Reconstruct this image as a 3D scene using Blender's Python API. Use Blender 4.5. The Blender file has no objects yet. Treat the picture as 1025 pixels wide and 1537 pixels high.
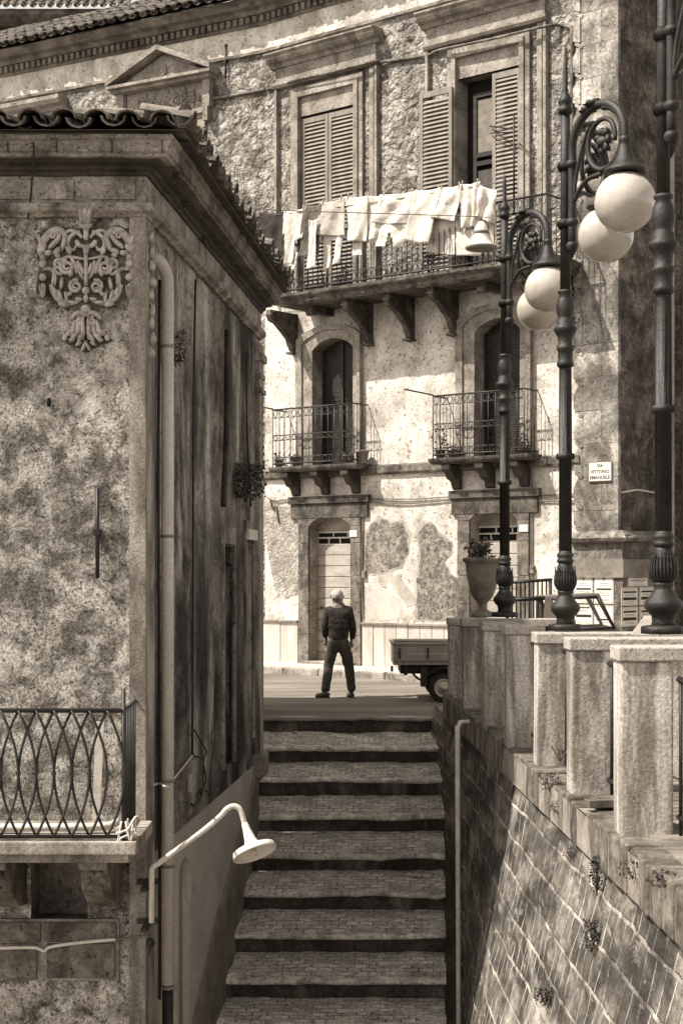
import bpy, bmesh, math, random
from mathutils import Vector, Matrix, noise
from mathutils.geometry import tessellate_polygon
R = math.radians
random.seed(7)
F = 2400.0; CX = 512.5; HY = 857.0
COL = bpy.context.scene.collection
ORG = {}                                   # world origin of every object

# ---------------------------------------------------------------- materials
TINT = (1.0, 0.895, 0.77)
def tv(v):
    w = min(1, v/.6); return (v, v*(.83+.085*w), v*(.66+.15*w), 1)
class NT:
    def __init__(s, name):
        s.m = bpy.data.materials.new(name); s.m.use_nodes = True
        s.t = s.m.node_tree; s.b = s.t.nodes['Principled BSDF']
    def n(s, typ, **k):
        nd = s.t.nodes.new(typ)
        for a, v in k.items():
            if a.startswith('i_'): nd.inputs[a[2:].replace('_', ' ')].default_value = v
            else: setattr(nd, a, v)
        return nd
    def l(s, a, b): s.t.links.new(a, b)
    def ramp(s, src, p0, c0, p1, c1, extra=()):
        r = s.n('ShaderNodeValToRGB'); s.l(src, r.inputs[0])
        e = r.color_ramp.elements; e[0].position = p0; e[0].color = c0; e[1].position = p1; e[1].color = c1
        for p, c in extra:
            q = e.new(p); q.color = c
        return r.outputs[0]
    def mix(s, a, b, fac, mode='MIX'):
        m = s.n('ShaderNodeMix', data_type='RGBA', blend_type=mode)
        for sock, v in ((m.inputs[0], fac), (m.inputs[6], a), (m.inputs[7], b)):
            if hasattr(v, 'is_output'): s.l(v, sock)
            else: sock.default_value = v
        return m.outputs[2]
    def noise(s, co, scale, detail=8, rough=.6, dist=0):
        nd = s.n('ShaderNodeTexNoise', i_Scale=scale, i_Detail=detail, i_Roughness=rough, i_Distortion=dist)
        s.l(co, nd.inputs['Vector']); return nd.outputs[0]
    def math(s, op, a, b=0):
        m = s.n('ShaderNodeMath', operation=op)
        for i, v in enumerate((a, b)):
            if hasattr(v, 'is_output'): s.l(v, m.inputs[i])
            else: m.inputs[i].default_value = v
        return m.outputs[0]
def G(v): return (v, v, v, 1)

def M(name, lo, hi, scale=2.5, fine=45, fineamt=.45, bump=.35, rough=.85, stretch=(1,1,1), rot=0,
      stain=None, cells=None, ashlar=None, uv=False, spec=.25, metal=0, pits=0, c0=.35, c1=.65, bdist=.02):
    """base noise lo..hi, fine speckle, stains=(value, scale, threshold, stretch), cells=(scale) rubble, ashlar=(w,h,mortarvalue,size)"""
    t = NT(name)
    tc = t.n('ShaderNodeTexCoord'); co = tc.outputs['UV' if uv else 'Object']
    if rot or stretch != (1,1,1):
        vr = t.n('ShaderNodeVectorRotate', rotation_type='Z_AXIS'); vr.inputs['Angle'].default_value = rot
        t.l(co, vr.inputs['Vector']); co0 = vr.outputs[0]
        mp = t.n('ShaderNodeMapping'); mp.inputs['Scale'].default_value = stretch; t.l(co0, mp.inputs['Vector']); co1 = mp.outputs[0]
    else: co0 = co1 = co
    big = t.noise(co1, scale, 9, .62, .4)
    col = t.ramp(big, c0, tv(lo), c1, tv(hi))
    fn = t.noise(co0, fine, 6, .7)
    col = t.mix(col, t.ramp(fn, .3, G(1-fineamt), .68, G(1+fineamt*.25)), 1.0, 'MULTIPLY')
    h = t.math('ADD', t.math('MULTIPLY', fn, .5), t.math('MULTIPLY', big, .6))
    if cells:
        dn = t.n('ShaderNodeTexNoise', i_Scale=cells*1.3, i_Detail=3); t.l(co0, dn.inputs['Vector'])
        dv = t.n('ShaderNodeVectorMath', operation='SCALE'); t.l(dn.outputs['Color'], dv.inputs[0]); dv.inputs['Scale'].default_value = .55/cells*1.6
        av = t.n('ShaderNodeVectorMath', operation='ADD'); t.l(co0, av.inputs[0]); t.l(dv.outputs[0], av.inputs[1])
        vo = t.n('ShaderNodeTexVoronoi', feature='DISTANCE_TO_EDGE', i_Scale=cells); t.l(av.outputs[0], vo.inputs['Vector'])
        vc = t.n('ShaderNodeTexVoronoi', feature='F1', i_Scale=cells); t.l(av.outputs[0], vc.inputs['Vector'])
        cg = t.n('ShaderNodeSeparateColor'); t.l(vc.outputs['Color'], cg.inputs[0])
        col = t.mix(col, t.ramp(cg.outputs[0], 0, G(.74), 1, G(1.1)), 1.0, 'MULTIPLY')
        col = t.mix(col, t.ramp(vo.outputs[0], .0, G(.86), .10, G(1)), 1.0, 'MULTIPLY')
        m2 = t.noise(co0, cells*1.7, 5, .6)
        vs = t.ramp(vo.outputs[0], 0, G(0), .22, G(1))
        h = t.math('ADD', t.math('MULTIPLY', h, .6), t.math('ADD', t.math('MULTIPLY', vs, .45), t.math('MULTIPLY', m2, 2.4)))
    if ashlar:
        w, hh, mv, ms = ashlar
        sx = t.n('ShaderNodeSeparateXYZ'); t.l(co0, sx.inputs[0]); cb = t.n('ShaderNodeCombineXYZ')
        if uv: t.l(sx.outputs[0], cb.inputs[0]); t.l(sx.outputs[1], cb.inputs[1])
        else:
            t.l(t.math('ADD', sx.outputs[0], t.math('MULTIPLY', sx.outputs[1], 0.0)), cb.inputs[0]); t.l(sx.outputs[2], cb.inputs[1])
        dn = t.n('ShaderNodeTexNoise', i_Scale=5.0, i_Detail=3); t.l(co0, dn.inputs['Vector'])
        dv = t.n('ShaderNodeVectorMath', operation='SCALE'); t.l(dn.outputs['Color'], dv.inputs[0]); dv.inputs['Scale'].default_value = ms*1.5
        av = t.n('ShaderNodeVectorMath', operation='ADD'); t.l(cb.outputs[0], av.inputs[0]); t.l(dv.outputs[0], av.inputs[1])
        br = t.n('ShaderNodeTexBrick', i_Scale=1.0); t.l(av.outputs[0], br.inputs['Vector'])
        br.inputs['Brick Width'].default_value = w; br.inputs['Row Height'].default_value = hh
        br.inputs['Mortar Size'].default_value = ms; br.inputs['Mortar Smooth'].default_value = .3
        br.inputs['Color1'].default_value = G(.62); br.inputs['Color2'].default_value = G(1.08); br.inputs['Mortar'].default_value = G(.85)
        col = t.mix(col, br.outputs['Color'], 1.0, 'MULTIPLY')
        mk = t.math('MULTIPLY', br.outputs['Fac'], t.ramp(t.noise(co0, 4, 6, .7), .36, G(.05), .62, G(1)))
        col = t.mix(col, tv(mv), mk)
        h = t.math('ADD', h, t.math('MULTIPLY', br.outputs['Fac'], -1.2))
    if stain:
        for (sv, ss, th, st, amt) in stain:
            mp = t.n('ShaderNodeMapping'); mp.inputs['Scale'].default_value = st; t.l(co0, mp.inputs['Vector'])
            sn = t.noise(mp.outputs[0], ss, 8, .65, .6)
            fac = t.ramp(sn, th-.07, G(0), th+.07, G(amt))
            col = t.mix(col, tv(sv), fac)
    if pits:
        pv = t.noise(co0, pits, 3, .8)
        pm = t.ramp(pv, .58, G(1), .66, G(.34)); col = t.mix(col, pm, 1.0, 'MULTIPLY')
        h = t.math('ADD', h, t.math('MULTIPLY', pm, .5))
    t.l(col, t.b.inputs['Base Color'])
    t.b.inputs['Roughness'].default_value = rough; t.b.inputs['Metallic'].default_value = metal
    t.b.inputs['Specular IOR Level'].default_value = spec
    if bump:
        bp = t.n('ShaderNodeBump', i_Strength=bump, i_Distance=bdist); t.l(h, bp.inputs['Height']); t.l(bp.outputs[0], t.b.inputs['Normal'])
    return t.m

FA = math.atan2(.636, .772)      # rotation that lays the facade direction along x
MT = {
 'rubble': M('rubble_stone', .22, .60, 2.4, 14, .6, 1.0, cells=3.6, bdist=.12, c0=.38, c1=.6, stain=[(.10, .9, .60, (1,1,.7), .65), (.08, 6, .66, (1,1,1), .6), (.66, 3.2, .62, (1,1,1), .5)], pits=11),
 'plaster': M('pale_plaster', .38, .70, 1.6, 20, .3, .8, bdist=.03, c0=.36, c1=.58, stain=[(.22, 1.1, .61, (1,1,.45), .55), (.24, 5, .66, (1,1,.3), .5), (.16, 2.6, .68, (1,1,.8), .4), (.12, 1.6, .66, (1,1,.18), .5)], pits=14),
 'bare': M('bare_brick_render', .12, .38, 8, 20, .65, 1.0, bdist=.05, pits=15, stain=[(.46, 2.5, .60, (1,1,1), .6)]),
 'trim': M('weathered_limestone', .19, .42, 2.5, 26, .5, .5, stain=[(.08, 2.0, .60, (1,1,.5), .65), (.07, 7, .66, (1,1,.5), .5)], pits=20),
 'trimdark': M('grey_lava_stone', .16, .30, 3, 40, .4, .35, stain=[(.08, 2.0, .62, (1,1,.5), .6)]),
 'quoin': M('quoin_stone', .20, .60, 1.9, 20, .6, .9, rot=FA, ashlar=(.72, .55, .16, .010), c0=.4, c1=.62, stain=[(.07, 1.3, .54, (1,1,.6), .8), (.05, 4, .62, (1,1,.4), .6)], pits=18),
 'quoinshade': M('shaded_quoin_stone', .08, .26, 2.6, 18, .65, .9, rot=FA-R(90), c0=.4, c1=.6, ashlar=(.8, .5, .14, .010), stain=[(.03, 1.5, .57, (1,1,.5), .7), (.36, 3, .66, (1,1,.8), .5)], pits=16),  # side-face copy of the quoin stone with its shade in the colour
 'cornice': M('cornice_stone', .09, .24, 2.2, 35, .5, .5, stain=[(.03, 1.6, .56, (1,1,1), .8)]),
 'dark_stone': M('near_black_stone', .03, .09, 3, 30, .5, .6),
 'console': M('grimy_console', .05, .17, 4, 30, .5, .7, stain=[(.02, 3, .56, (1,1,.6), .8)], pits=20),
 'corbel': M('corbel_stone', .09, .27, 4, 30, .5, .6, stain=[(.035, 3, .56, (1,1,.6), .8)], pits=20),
 'tile': M('terracotta_tile', .10, .30, 6, 50, .5, .7, c0=.3, c1=.7, stain=[(.06, 5, .58, (1,1,1), .7)]),
 'tilelight': M('lichen_tile', .06, .26, 6, 40, .6, .8, c0=.36, c1=.66, stain=[(.03, 3, .54, (1,1,1), .85)]),
 'house': M('mottled_plaster', .18, .66, 4.2, 48, .9, 1.0, bdist=.03, c0=.42, c1=.59, pits=26, stain=[(.07, .8, .59, (1,1,.8), .5), (.80, 1.5, .60, (1,1,.8), .45), (.05, 1.6, .62, (1,1,.16), .6), (.07, 7, .60, (1,1,1), .5), (.05, 16, .62, (1,1,1), .6)]),
 'housetrim': M('stained_stucco', .18, .46, 3.2, 40, .55, .7, stain=[(.05, 2.4, .56, (1,1,.4), .8)], pits=22),
 'frieze': M('frieze_panels', .18, .46, 3.0, 35, .6, .7, stain=[(.06, 2.5, .57, (1,1,.6), .8)], pits=22),
 'carving': M('carved_stucco', .30, .55, 12, 60, .35, .35, rough=.5, spec=.5, stain=[(.08, 9, .6, (1,1,1), .6)]),
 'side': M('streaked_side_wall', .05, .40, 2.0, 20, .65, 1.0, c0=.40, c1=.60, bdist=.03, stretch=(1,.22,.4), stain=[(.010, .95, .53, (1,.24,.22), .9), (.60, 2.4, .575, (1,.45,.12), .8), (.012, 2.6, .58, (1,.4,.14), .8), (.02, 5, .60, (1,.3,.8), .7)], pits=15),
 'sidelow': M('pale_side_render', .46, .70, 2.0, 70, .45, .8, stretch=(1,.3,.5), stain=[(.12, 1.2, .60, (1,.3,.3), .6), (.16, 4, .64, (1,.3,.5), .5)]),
 'skirt': M('roughcast_skirting', .22, .40, 3, 110, .55, 1.0, pits=50),
 'cornerstrip': M('corner_plaster_strip', .16, .46, 3.0, 50, .55, .8, stretch=(1,1,.35), c0=.38, c1=.62, stain=[(.06, 2.0, .58, (1,1,.25), .8)]),
 'pipe': M('cream_pipe', .46, .64, 3, 30, .25, .08, rough=.5, stretch=(1,1,.2), stain=[(.22, 4, .63, (1,1,.25), .5)]),
 'whitepaint': M('white_paint', .50, .68, 4, 40, .3, .1, rough=.5, stain=[(.2, 9, .66, (1,1,1), .6)]),
 'enamel': M('white_enamel', .56, .68, 5, 60, .15, .06, rough=.35, spec=.4),
 'iron': M('black_iron', .010, .028, 6, 60, .3, .2, rough=.5, spec=.35),
 'lampiron': M('lamp_cast_iron', .010, .032, 8, 60, .5, .5, rough=.5, spec=.32),
 'rail': M('railing_iron', .015, .04, 6, 60, .3, .1, rough=.5, spec=.4),
 'globe': M('opal_globe', .40, .50, 5, 120, .22, .03, rough=.18, spec=.5, stain=[(.28, 3, .60, (1,1,1), .4)]),
 'shutter': M('grey_shutter', .17, .26, 6, 40, .25, .15, rough=.6, stretch=(1,1,.3)),
 'shutdark': M('dark_roller_slat', .02, .045, 6, 40, .25, .15, rough=.6),
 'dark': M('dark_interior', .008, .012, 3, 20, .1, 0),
 'doorwood': M('pale_boarded_door', .30, .46, 3, 50, .3, .2, rough=.6, stretch=(1,1,2)),
 'pillar': M('travertine_pillar', .26, .66, 3.4, 44, .6, .8, stretch=(2.2,2.2,.3), c0=.4, c1=.6, stain=[(.10, 2.4, .57, (2,2,.20), .7), (.07, 8, .63, (1,1,.25), .6), (.05, 16, .66, (1,1,.7), .7), (.08, 1.2, .60, (1,1,1.2), .5)]),
 'cap': M('granite_cap', .34, .56, 4, 60, .55, .6, pits=50, stain=[(.10, 4, .60, (1,1,1), .7)]),
 'brick': M('tufa_block', .06, .30, 2.6, 9, .75, 1.0, uv=True, stretch=(.5,.9,1), c0=.38, c1=.62, ashlar=(.20, .24, .50, .015), bdist=.07, stain=[(.50, 1.3, .60, (.4,1.0,1), .6), (.02, 1.6, .55, (.4,.8,1), .85), (.025, 5, .58, (.35,.8,1), .7), (.48, 8, .64, (.35,1,1), .6), (.02, 14, .62, (.4,1,1), .6)]),
 'ledge': M('ledge_brick', .07, .24, 6, 40, .5, .7, stain=[(.03, 3, .56, (1,1,1), .8)]),
 'mortar': M('mortar', .20, .34, 5, 60, .4, .5, stain=[(.05, 3, .58, (1,1,1), .7)]),
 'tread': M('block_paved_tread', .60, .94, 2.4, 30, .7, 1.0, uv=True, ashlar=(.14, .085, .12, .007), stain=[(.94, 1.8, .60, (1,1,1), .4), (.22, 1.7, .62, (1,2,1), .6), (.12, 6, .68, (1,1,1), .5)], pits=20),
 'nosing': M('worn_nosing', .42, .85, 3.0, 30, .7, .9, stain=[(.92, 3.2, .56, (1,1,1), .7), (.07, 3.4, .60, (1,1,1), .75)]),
 'riser': M('shade_dark_riser', .05, .14, 3, 30, .7, .9, stain=[(.34, 2.2, .62, (1,1,.4), .5), (.02, 4, .60, (1,1,1), .6)]),  # shade on the risers put into the colour, far darker than the treads
 'asphalt': M('worn_asphalt', .15, .27, 1.2, 50, .5, .6, stretch=(.25,1.6,1), c0=.4, c1=.6, stain=[(.08, .8, .58, (.25,1.8,1), .6), (.36, 2.0, .66, (.3,1.5,1), .4)]),
 'edge': M('stair_head_stone', .22, .36, 2, 50, .4, .4),
 'pave': M('pale_pavement', .42, .56, 2, 40, .35, .6, stain=[(.2, 4, .62, (1,1,1), .5)]),
 'kerb': M('kerb_stone', .22, .48, 4, 40, .5, .9, stain=[(.08, 5, .57, (1,1,1), .8)]),
 'dado': M('dado_panel', .40, .56, 3.0, 40, .25, .3, stretch=(1,1,.4), stain=[(.25, 2.5, .62, (1,1,.3), .5)]),
 'paper': M('notice_paper', .66, .78, 4, 40, .12, .05, rough=.9),
 'ink': M('printing_ink', .03, .05, 5, 40, .1, 0),
 'marble': M('marble_plaque', .60, .72, 3, 50, .2, .1, rough=.5),
 'white_cloth': M('white_cloth', .50, .62, 5, 90, .2, .3, rough=.95),
 'grey_cloth': M('grey_cloth', .34, .46, 6, 90, .2, .25, rough=.95),
 'sheer_cloth': M('sheer_cloth', .38, .60, 7, 60, .3, .25, rough=.95, stain=[(.25, 9, .62, (1,1,1), .5)]),
 'dark_cloth': M('dark_cloth', .025, .05, 6, 90, .3, .3, rough=.95),
 'mid_cloth': M('mid_cloth', .09, .15, 6, 90, .3, .3, rough=.95),
 'skin': M('skin', .15, .21, 9, 80, .15, .05, rough=.55),
 'hair': M('grey_hair', .34, .62, 22, 90, .5, .9, rough=.8, stretch=(2,2,.6)),
 'sweater': M('dark_sweater', .02, .05, 14, 120, .4, .6, rough=.95),
 'sweaterpat': M('sweater_pattern', .035, .07, 40, 120, .4, .4, rough=.95),
 'trousers': M('grey_trousers', .045, .085, 8, 120, .3, .5, rough=.95, stretch=(1,1,.4)),
 'leather': M('shoe_leather', .02, .04, 8, 60, .2, .1, rough=.4, spec=.5),
 'truck': M('grey_truck_paint', .17, .24, 5, 40, .25, .08, rough=.45, spec=.5),
 'rubber': M('rubber', .018, .03, 8, 60, .2, .2, rough=.7),
 'chrome': M('hub_metal', .30, .42, 9, 60, .2, .1, rough=.4, metal=.6),
 'wood': M('weathered_plank', .22, .38, 3, 60, .4, .4, stretch=(1,1,.3)),
 'leaf': M('leaf', .025, .07, 10, 60, .3, .1, rough=.6),
 'leafpale': M('dry_leaf', .14, .26, 10, 60, .3, .1, rough=.7),
 'stem': M('stem', .05, .10, 10, 60, .3, .1),
 'pot': M('clay_pot', .16, .26, 8, 60, .3, .2),
 'urn': M('stone_urn', .12, .28, 4, 60, .4, .5, stain=[(.05, 3, .58, (1,1,.7), .7)]),
 'cable': M('grey_cable', .10, .18, 8, 60, .2, .1, rough=.6),
 'palecable': M('pale_cable', .55, .68, 8, 60, .2, .1, rough=.6),
 'litter': M('litter', .45, .70, 8, 60, .3, .2),
}

# ---------------------------------------------------------------- mesh builder
class Frame:
    """vertical plane frame: s to the right along the wall, d outward, z up"""
    def __init__(s, O, u):
        s.O = Vector(O[:2]); s.u = Vector(u[:2]).normalized(); s.n = Vector((s.u.y, -s.u.x))
    def __call__(s, p):
        q = s.O + s.u*p[0] + s.n*p[1]; return Vector((q.x, q.y, p[2]))
    def s_at(s, px, d=0):
        m = (px-CX)/F; o = s.O + s.n*d
        return (m*o.y - o.x)/(s.u.x - m*s.u.y)
    def at(s, px, py, d=0):
        """pixel -> (s, z) on the plane d outward"""
        a = s.s_at(px, d); Y = (s.O + s.n*d + s.u*a).y
        return a, (HY-py)/F*Y
    def z_at(s, px, py, d=0): return s.at(px, py, d)[1]
def P(px, py, k): return Vector(((px-CX)/k, F/k, (HY-py)/k))
ident = lambda p: Vector(p)

class MB:
    def __init__(s, xf=ident): s.v = []; s.f = []; s.xf = xf; s.uv = {}; s.smooth = set()
    def add(s, vs, fs, smooth=False):
        b = len(s.v); s.v += [s.xf(v) for v in vs]
        for f in fs:
            if smooth: s.smooth.add(len(s.f))
            s.f.append([b+i for i in f])
        return b
    def box(s, x0, x1, y0, y1, z0, z1, j=0):
        vs = [(x, y, z) for z in (z0, z1) for y in (y0, y1) for x in (x0, x1)]
        if j: vs = [tuple(c+random.uniform(-j, j) for c in v) for v in vs]
        s.add(vs, [(0,2,3,1),(4,5,7,6),(0,1,5,4),(2,6,7,3),(0,4,6,2),(1,3,7,5)])
    def prism(s, poly, d0, d1):
        """poly of (s,z) extruded from d0 to d1"""
        n = len(poly)
        vs = [(a, d0, z) for a, z in poly] + [(a, d1, z) for a, z in poly]
        fs = [(i, (i+1) % n, (i+1) % n+n, i+n) for i in range(n)]
        tri = tessellate_polygon([[Vector((a, z, 0)) for a, z in poly]])
        fs += [tuple(t) for t in tri] + [tuple(i+n for i in t)[::-1] for t in tri]
        s.add(vs, fs)
    def holed(s, outer, holes, d=0):
        loops = [outer]+holes
        tri = tessellate_polygon([[Vector((a, z, 0)) for a, z in l] for l in loops])
        flat = [(a, d, z) for l in loops for a, z in l]
        s.add(flat, [tuple(t) for t in tri])
    def reveal(s, hole, d0, d1):
        n = len(hole); vs = [(a, d0, z) for a, z in hole]+[(a, d1, z) for a, z in hole]
        s.add(vs, [(i, (i+1) % n, (i+1) % n+n, i+n) for i in range(n)])
    def tube(s, pts, r, seg=8, cap=True, flat=1.0):
        pts = [Vector(p) for p in pts]; n = len(pts)
        rs = r if isinstance(r, (list, tuple)) else [r]*n
        vs = []; ref = None
        for i in range(n):
            t = (pts[min(i+1, n-1)]-pts[max(i-1, 0)]).normalized()
            if ref is None:
                ref = Vector((0, 1, 0)) if abs(t.y) < .9 else Vector((1, 0, 0))
            a = (ref - t*ref.dot(t))
            if a.length < 1e-4: a = t.orthogonal()
            a.normalize(); ref = a; b = t.cross(a)
            for k in range(seg):
                w = 2*math.pi*k/seg
                vs.append(pts[i]+a*math.cos(w)*rs[i]*flat+b*math.sin(w)*rs[i])
        fs = [(i*seg+k, i*seg+(k+1) % seg, (i+1)*seg+(k+1) % seg, (i+1)*seg+k) for i in range(n-1) for k in range(seg)]
        s.add(vs, fs, True)
        if cap:
            b = len(s.v)-len(vs)
            s.f.append([b+k for k in range(seg)][::-1]); s.f.append([b+(n-1)*seg+k for k in range(seg)])
    def bar(s, a, b, w):
        s.tube([a, b], w*.7, 4)
    def lathe(s, prof, c=(0,0,0), seg=20, axis=None, flute=0):
        q = Vector((0,0,1)).rotation_difference(Vector(axis).normalized()) if axis else None
        vs = []; n = len(prof)
        for r, z in prof:
            for k in range(seg):
                w = 2*math.pi*k/seg; rr = r*(1+(flute if k % 2 else 0))
                p = Vector((rr*math.cos(w), rr*math.sin(w), z))
                if q: p = q @ p
                vs.append(p+Vector(c))
        fs = [(i*seg+k, i*seg+(k+1) % seg, (i+1)*seg+(k+1) % seg, (i+1)*seg+k) for i in range(n-1) for k in range(seg)]
        s.add(vs, fs, True); b = len(s.v)-len(vs)
        s.f.append([b+k for k in range(seg)][::-1]); s.f.append([b+(n-1)*seg+k for k in range(seg)])
    def ball(s, c, r, sc=(1,1,1), seg=16, jit=0):
        prof = []; vs = []; m = seg//2
        for i in range(m+1):
            a = math.pi*i/m
            for k in range(seg):
                w = 2*math.pi*k/seg; d = Vector((math.sin(a)*math.cos(w), math.sin(a)*math.sin(w), math.cos(a)))
                rr = r*(1+jit*noise.noise(d*3+Vector(c)*5)) if jit else r
                vs.append(Vector(c)+Vector((d.x*sc[0], d.y*sc[1], d.z*sc[2]))*rr)
        fs = [(i*seg+k, i*seg+(k+1) % seg, (i+1)*seg+(k+1) % seg, (i+1)*seg+k) for i in range(m) for k in range(seg)]
        s.add(vs, fs, True)
    def grid(s, fn, nu, nv, uvf=None, smooth=True):
        vs = [fn(i/nu, j/nv) for j in range(nv+1) for i in range(nu+1)]
        fs = [(j*(nu+1)+i, j*(nu+1)+i+1, (j+1)*(nu+1)+i+1, (j+1)*(nu+1)+i) for j in range(nv) for i in range(nu)]
        b = s.add(vs, fs, smooth)
        if uvf:
            for j in range(nv+1):
                for i in range(nu+1): s.uv[b+j*(nu+1)+i] = uvf(i/nu, j/nv)
    def sweep(s, path, prof, rough=0, step=.12):
        """profile [(d,z)] closed polygon swept along a 2D path, mitred, offset to the outer (right-hand) side"""
        path = [Vector(p[:2]) for p in path]
        if rough:
            q = [path[0]]
            for a, b in zip(path, path[1:]):
                k = max(1, int((b-a).length/step)); q += [a.lerp(b, (i+1)/k) for i in range(k)]
            path = q
        n = len(path); m = len(prof); vs = []
        for i in range(n):
            d1 = (path[i]-path[i-1]).normalized() if i else None
            d2 = (path[i+1]-path[i]).normalized() if i < n-1 else None
            n1 = Vector((d1.y, -d1.x)) if d1 else None; n2 = Vector((d2.y, -d2.x)) if d2 else None
            if n1 and n2:
                mm = (n1+n2).normalized(); mm /= max(.3, mm.dot(n1))
            else: mm = n1 or n2
            for d, z in prof:
                if rough:
                    q = Vector((path[i].x*4, path[i].y*4, z*9)); g = noise.noise(q)+.6*noise.noise(q*3)
                    chip = max(0, noise.noise(q*1.7+Vector((9, 0, 0)))-.28)*2.2
                    dd = d+rough*g-(rough*2.2*chip if d > .03 else 0); zz = z+rough*.7*noise.noise(q+Vector((0, 7, 0)))
                else: dd, zz = d, z
                vs.append((path[i].x+mm.x*dd, path[i].y+mm.y*dd, zz))
        fs = [(i*m+k, i*m+(k+1) % m, (i+1)*m+(k+1) % m, (i+1)*m+k) for i in range(n-1) for k in range(m)]
        fs += [tuple(range(m))[::-1], tuple((n-1)*m+k for k in range(m))]
        s.add(vs, fs)
    def build(s, name, mat, parent=None, bevel=0, label=None, recalc=True, sub=0, solid=0, origin=None):
        me = bpy.data.meshes.new(name)
        if origin is not None: o = Vector(origin)
        elif parent is not None: o = ORG[parent.name]
        else:
            xs = [v.x for v in s.v]; ys = [v.y for v in s.v]; zs = [v.z for v in s.v]
            o = Vector(((min(xs)+max(xs))/2, (min(ys)+max(ys))/2, min(zs)))
        me.from_pydata([v-o for v in s.v], [], s.f)
        for i in s.smooth: me.polygons[i].use_smooth = True
        if s.uv:
            ul = me.uv_layers.new(name='UVMap')
            for lp in me.loops: ul.data[lp.index].uv = s.uv.get(lp.vertex_index, (0, 0))
        if recalc:
            bm = bmesh.new(); bm.from_mesh(me); bmesh.ops.recalc_face_normals(bm, faces=bm.faces); bm.to_mesh(me); bm.free()
        me.materials.append(MT[mat] if isinstance(mat, str) else mat)
        ob = bpy.data.objects.new(name, me); COL.objects.link(ob)
        if parent is not None: ob.parent = parent; ob.location = o-ORG[parent.name]
        else: ob.location = o
        ORG[ob.name] = o
        if bevel:
            b = ob.modifiers.new('bevel', 'BEVEL'); b.width = bevel; b.segments = 2; b.limit_method = 'ANGLE'; b.angle_limit = R(40)
        if sub:
            b = ob.modifiers.new('sub', 'SUBSURF'); b.levels = sub; b.render_levels = sub
        if solid:
            b = ob.modifiers.new('solid', 'SOLIDIFY'); b.thickness = solid; b.offset = 0
        if label: ob['label'] = label
        return ob
def thing(name, loc, label, cat, group=None):
    o = bpy.data.objects.new(name, None); COL.objects.link(o); o.location = loc; o.empty_display_size = .2
    ORG[o.name] = Vector(loc); o['label'] = label; o['category'] = cat
    if group: o['group'] = group
    return o
def tag(o, label, cat, group=None):
    o['label'] = label; o['category'] = cat
    if group: o['group'] = group
    return o
def struct(o): o['kind'] = 'structure'; return o
def spline(pts, n=8):
    pts = [Vector(p) for p in pts]; out = []
    for i in range(len(pts)-1):
        p0 = pts[max(i-1, 0)]; p1 = pts[i]; p2 = pts[i+1]; p3 = pts[min(i+2, len(pts)-1)]
        for k in range(n):
            t = k/n
            out.append(.5*((2*p1)+(p2-p0)*t+(2*p0-5*p1+4*p2-p3)*t*t+(3*p1-p0-3*p2+p3)*t**3))
    out.append(pts[-1]); return out
def rect(a0, a1, z0, z1): return [(a0, z0), (a1, z0), (a1, z1), (a0, z1)]
def arch(a0, a1, z0, zs, zp, n=10):
    """rectangle with a segmental arched top: spring height zs, crown zp"""
    pts = [(a0, z0), (a1, z0)]
    for i in range(n+1):
        t = i/n; pts.append((a1+(a0-a1)*t, zs+(zp-zs)*math.sin(math.pi*t)**.75))
    return pts
def textmesh(mb, txt, size, a, z, d, bold=0):
    cu = bpy.data.curves.new('lettering', 'FONT'); cu.body = txt; cu.size = size; cu.align_x = 'CENTER'; cu.offset = bold
    o = bpy.data.objects.new('lettering_tmp', cu); COL.objects.link(o)
    dg = bpy.context.evaluated_depsgraph_get(); dg.update(); me = bpy.data.meshes.new_from_object(o.evaluated_get(dg))
    vs = [(a+v.co.x, d, z+v.co.y) for v in me.vertices]; mb.add(vs, [tuple(p.vertices) for p in me.polygons])
    bpy.data.objects.remove(o); bpy.data.curves.remove(cu)
def tuft(mb_leaf, mb_stem, c, r, h, n, leaf=.03, up=.6, stems=6):
    c = Vector(c)
    for i in range(stems):
        d = Vector((random.uniform(-1, 1)*r, random.uniform(-1, 1)*r, h*random.uniform(.5, 1)))
        mb_stem.tube([c, c+d*.5+Vector((0, 0, h*.1)), c+d], [leaf*.12, leaf*.1, leaf*.05], 4)
    for i in range(n):
        w = random.uniform(0, 6.28); rr = r*random.uniform(.1, 1)**.6
        p = c+Vector((rr*math.cos(w), rr*math.sin(w), h*random.uniform(.1, 1)))
        a = Vector((random.gauss(0, 1), random.gauss(0, 1), random.gauss(up, .8))).normalized(); b = a.orthogonal().normalized()
        b = Matrix.Rotation(random.uniform(0, 6.28), 3, a) @ b; l = leaf*random.uniform(.6, 1.5)
        mb_leaf.add([p, p+a*l*.5+b*l*.28, p+a*l, p+a*l*.5-b*l*.28], [(0, 1, 2, 3)])
def plant(name, c, r, h, n, leaf, label, cat='plant', group=None, mat='leaf'):
    t = thing(name, c, label, cat, group); a = MB(); b = MB(); tuft(a, b, c, r, h, n, leaf)
    a.build('foliage', mat, t, recalc=False); b.build('stem', 'stem', t); return t
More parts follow.
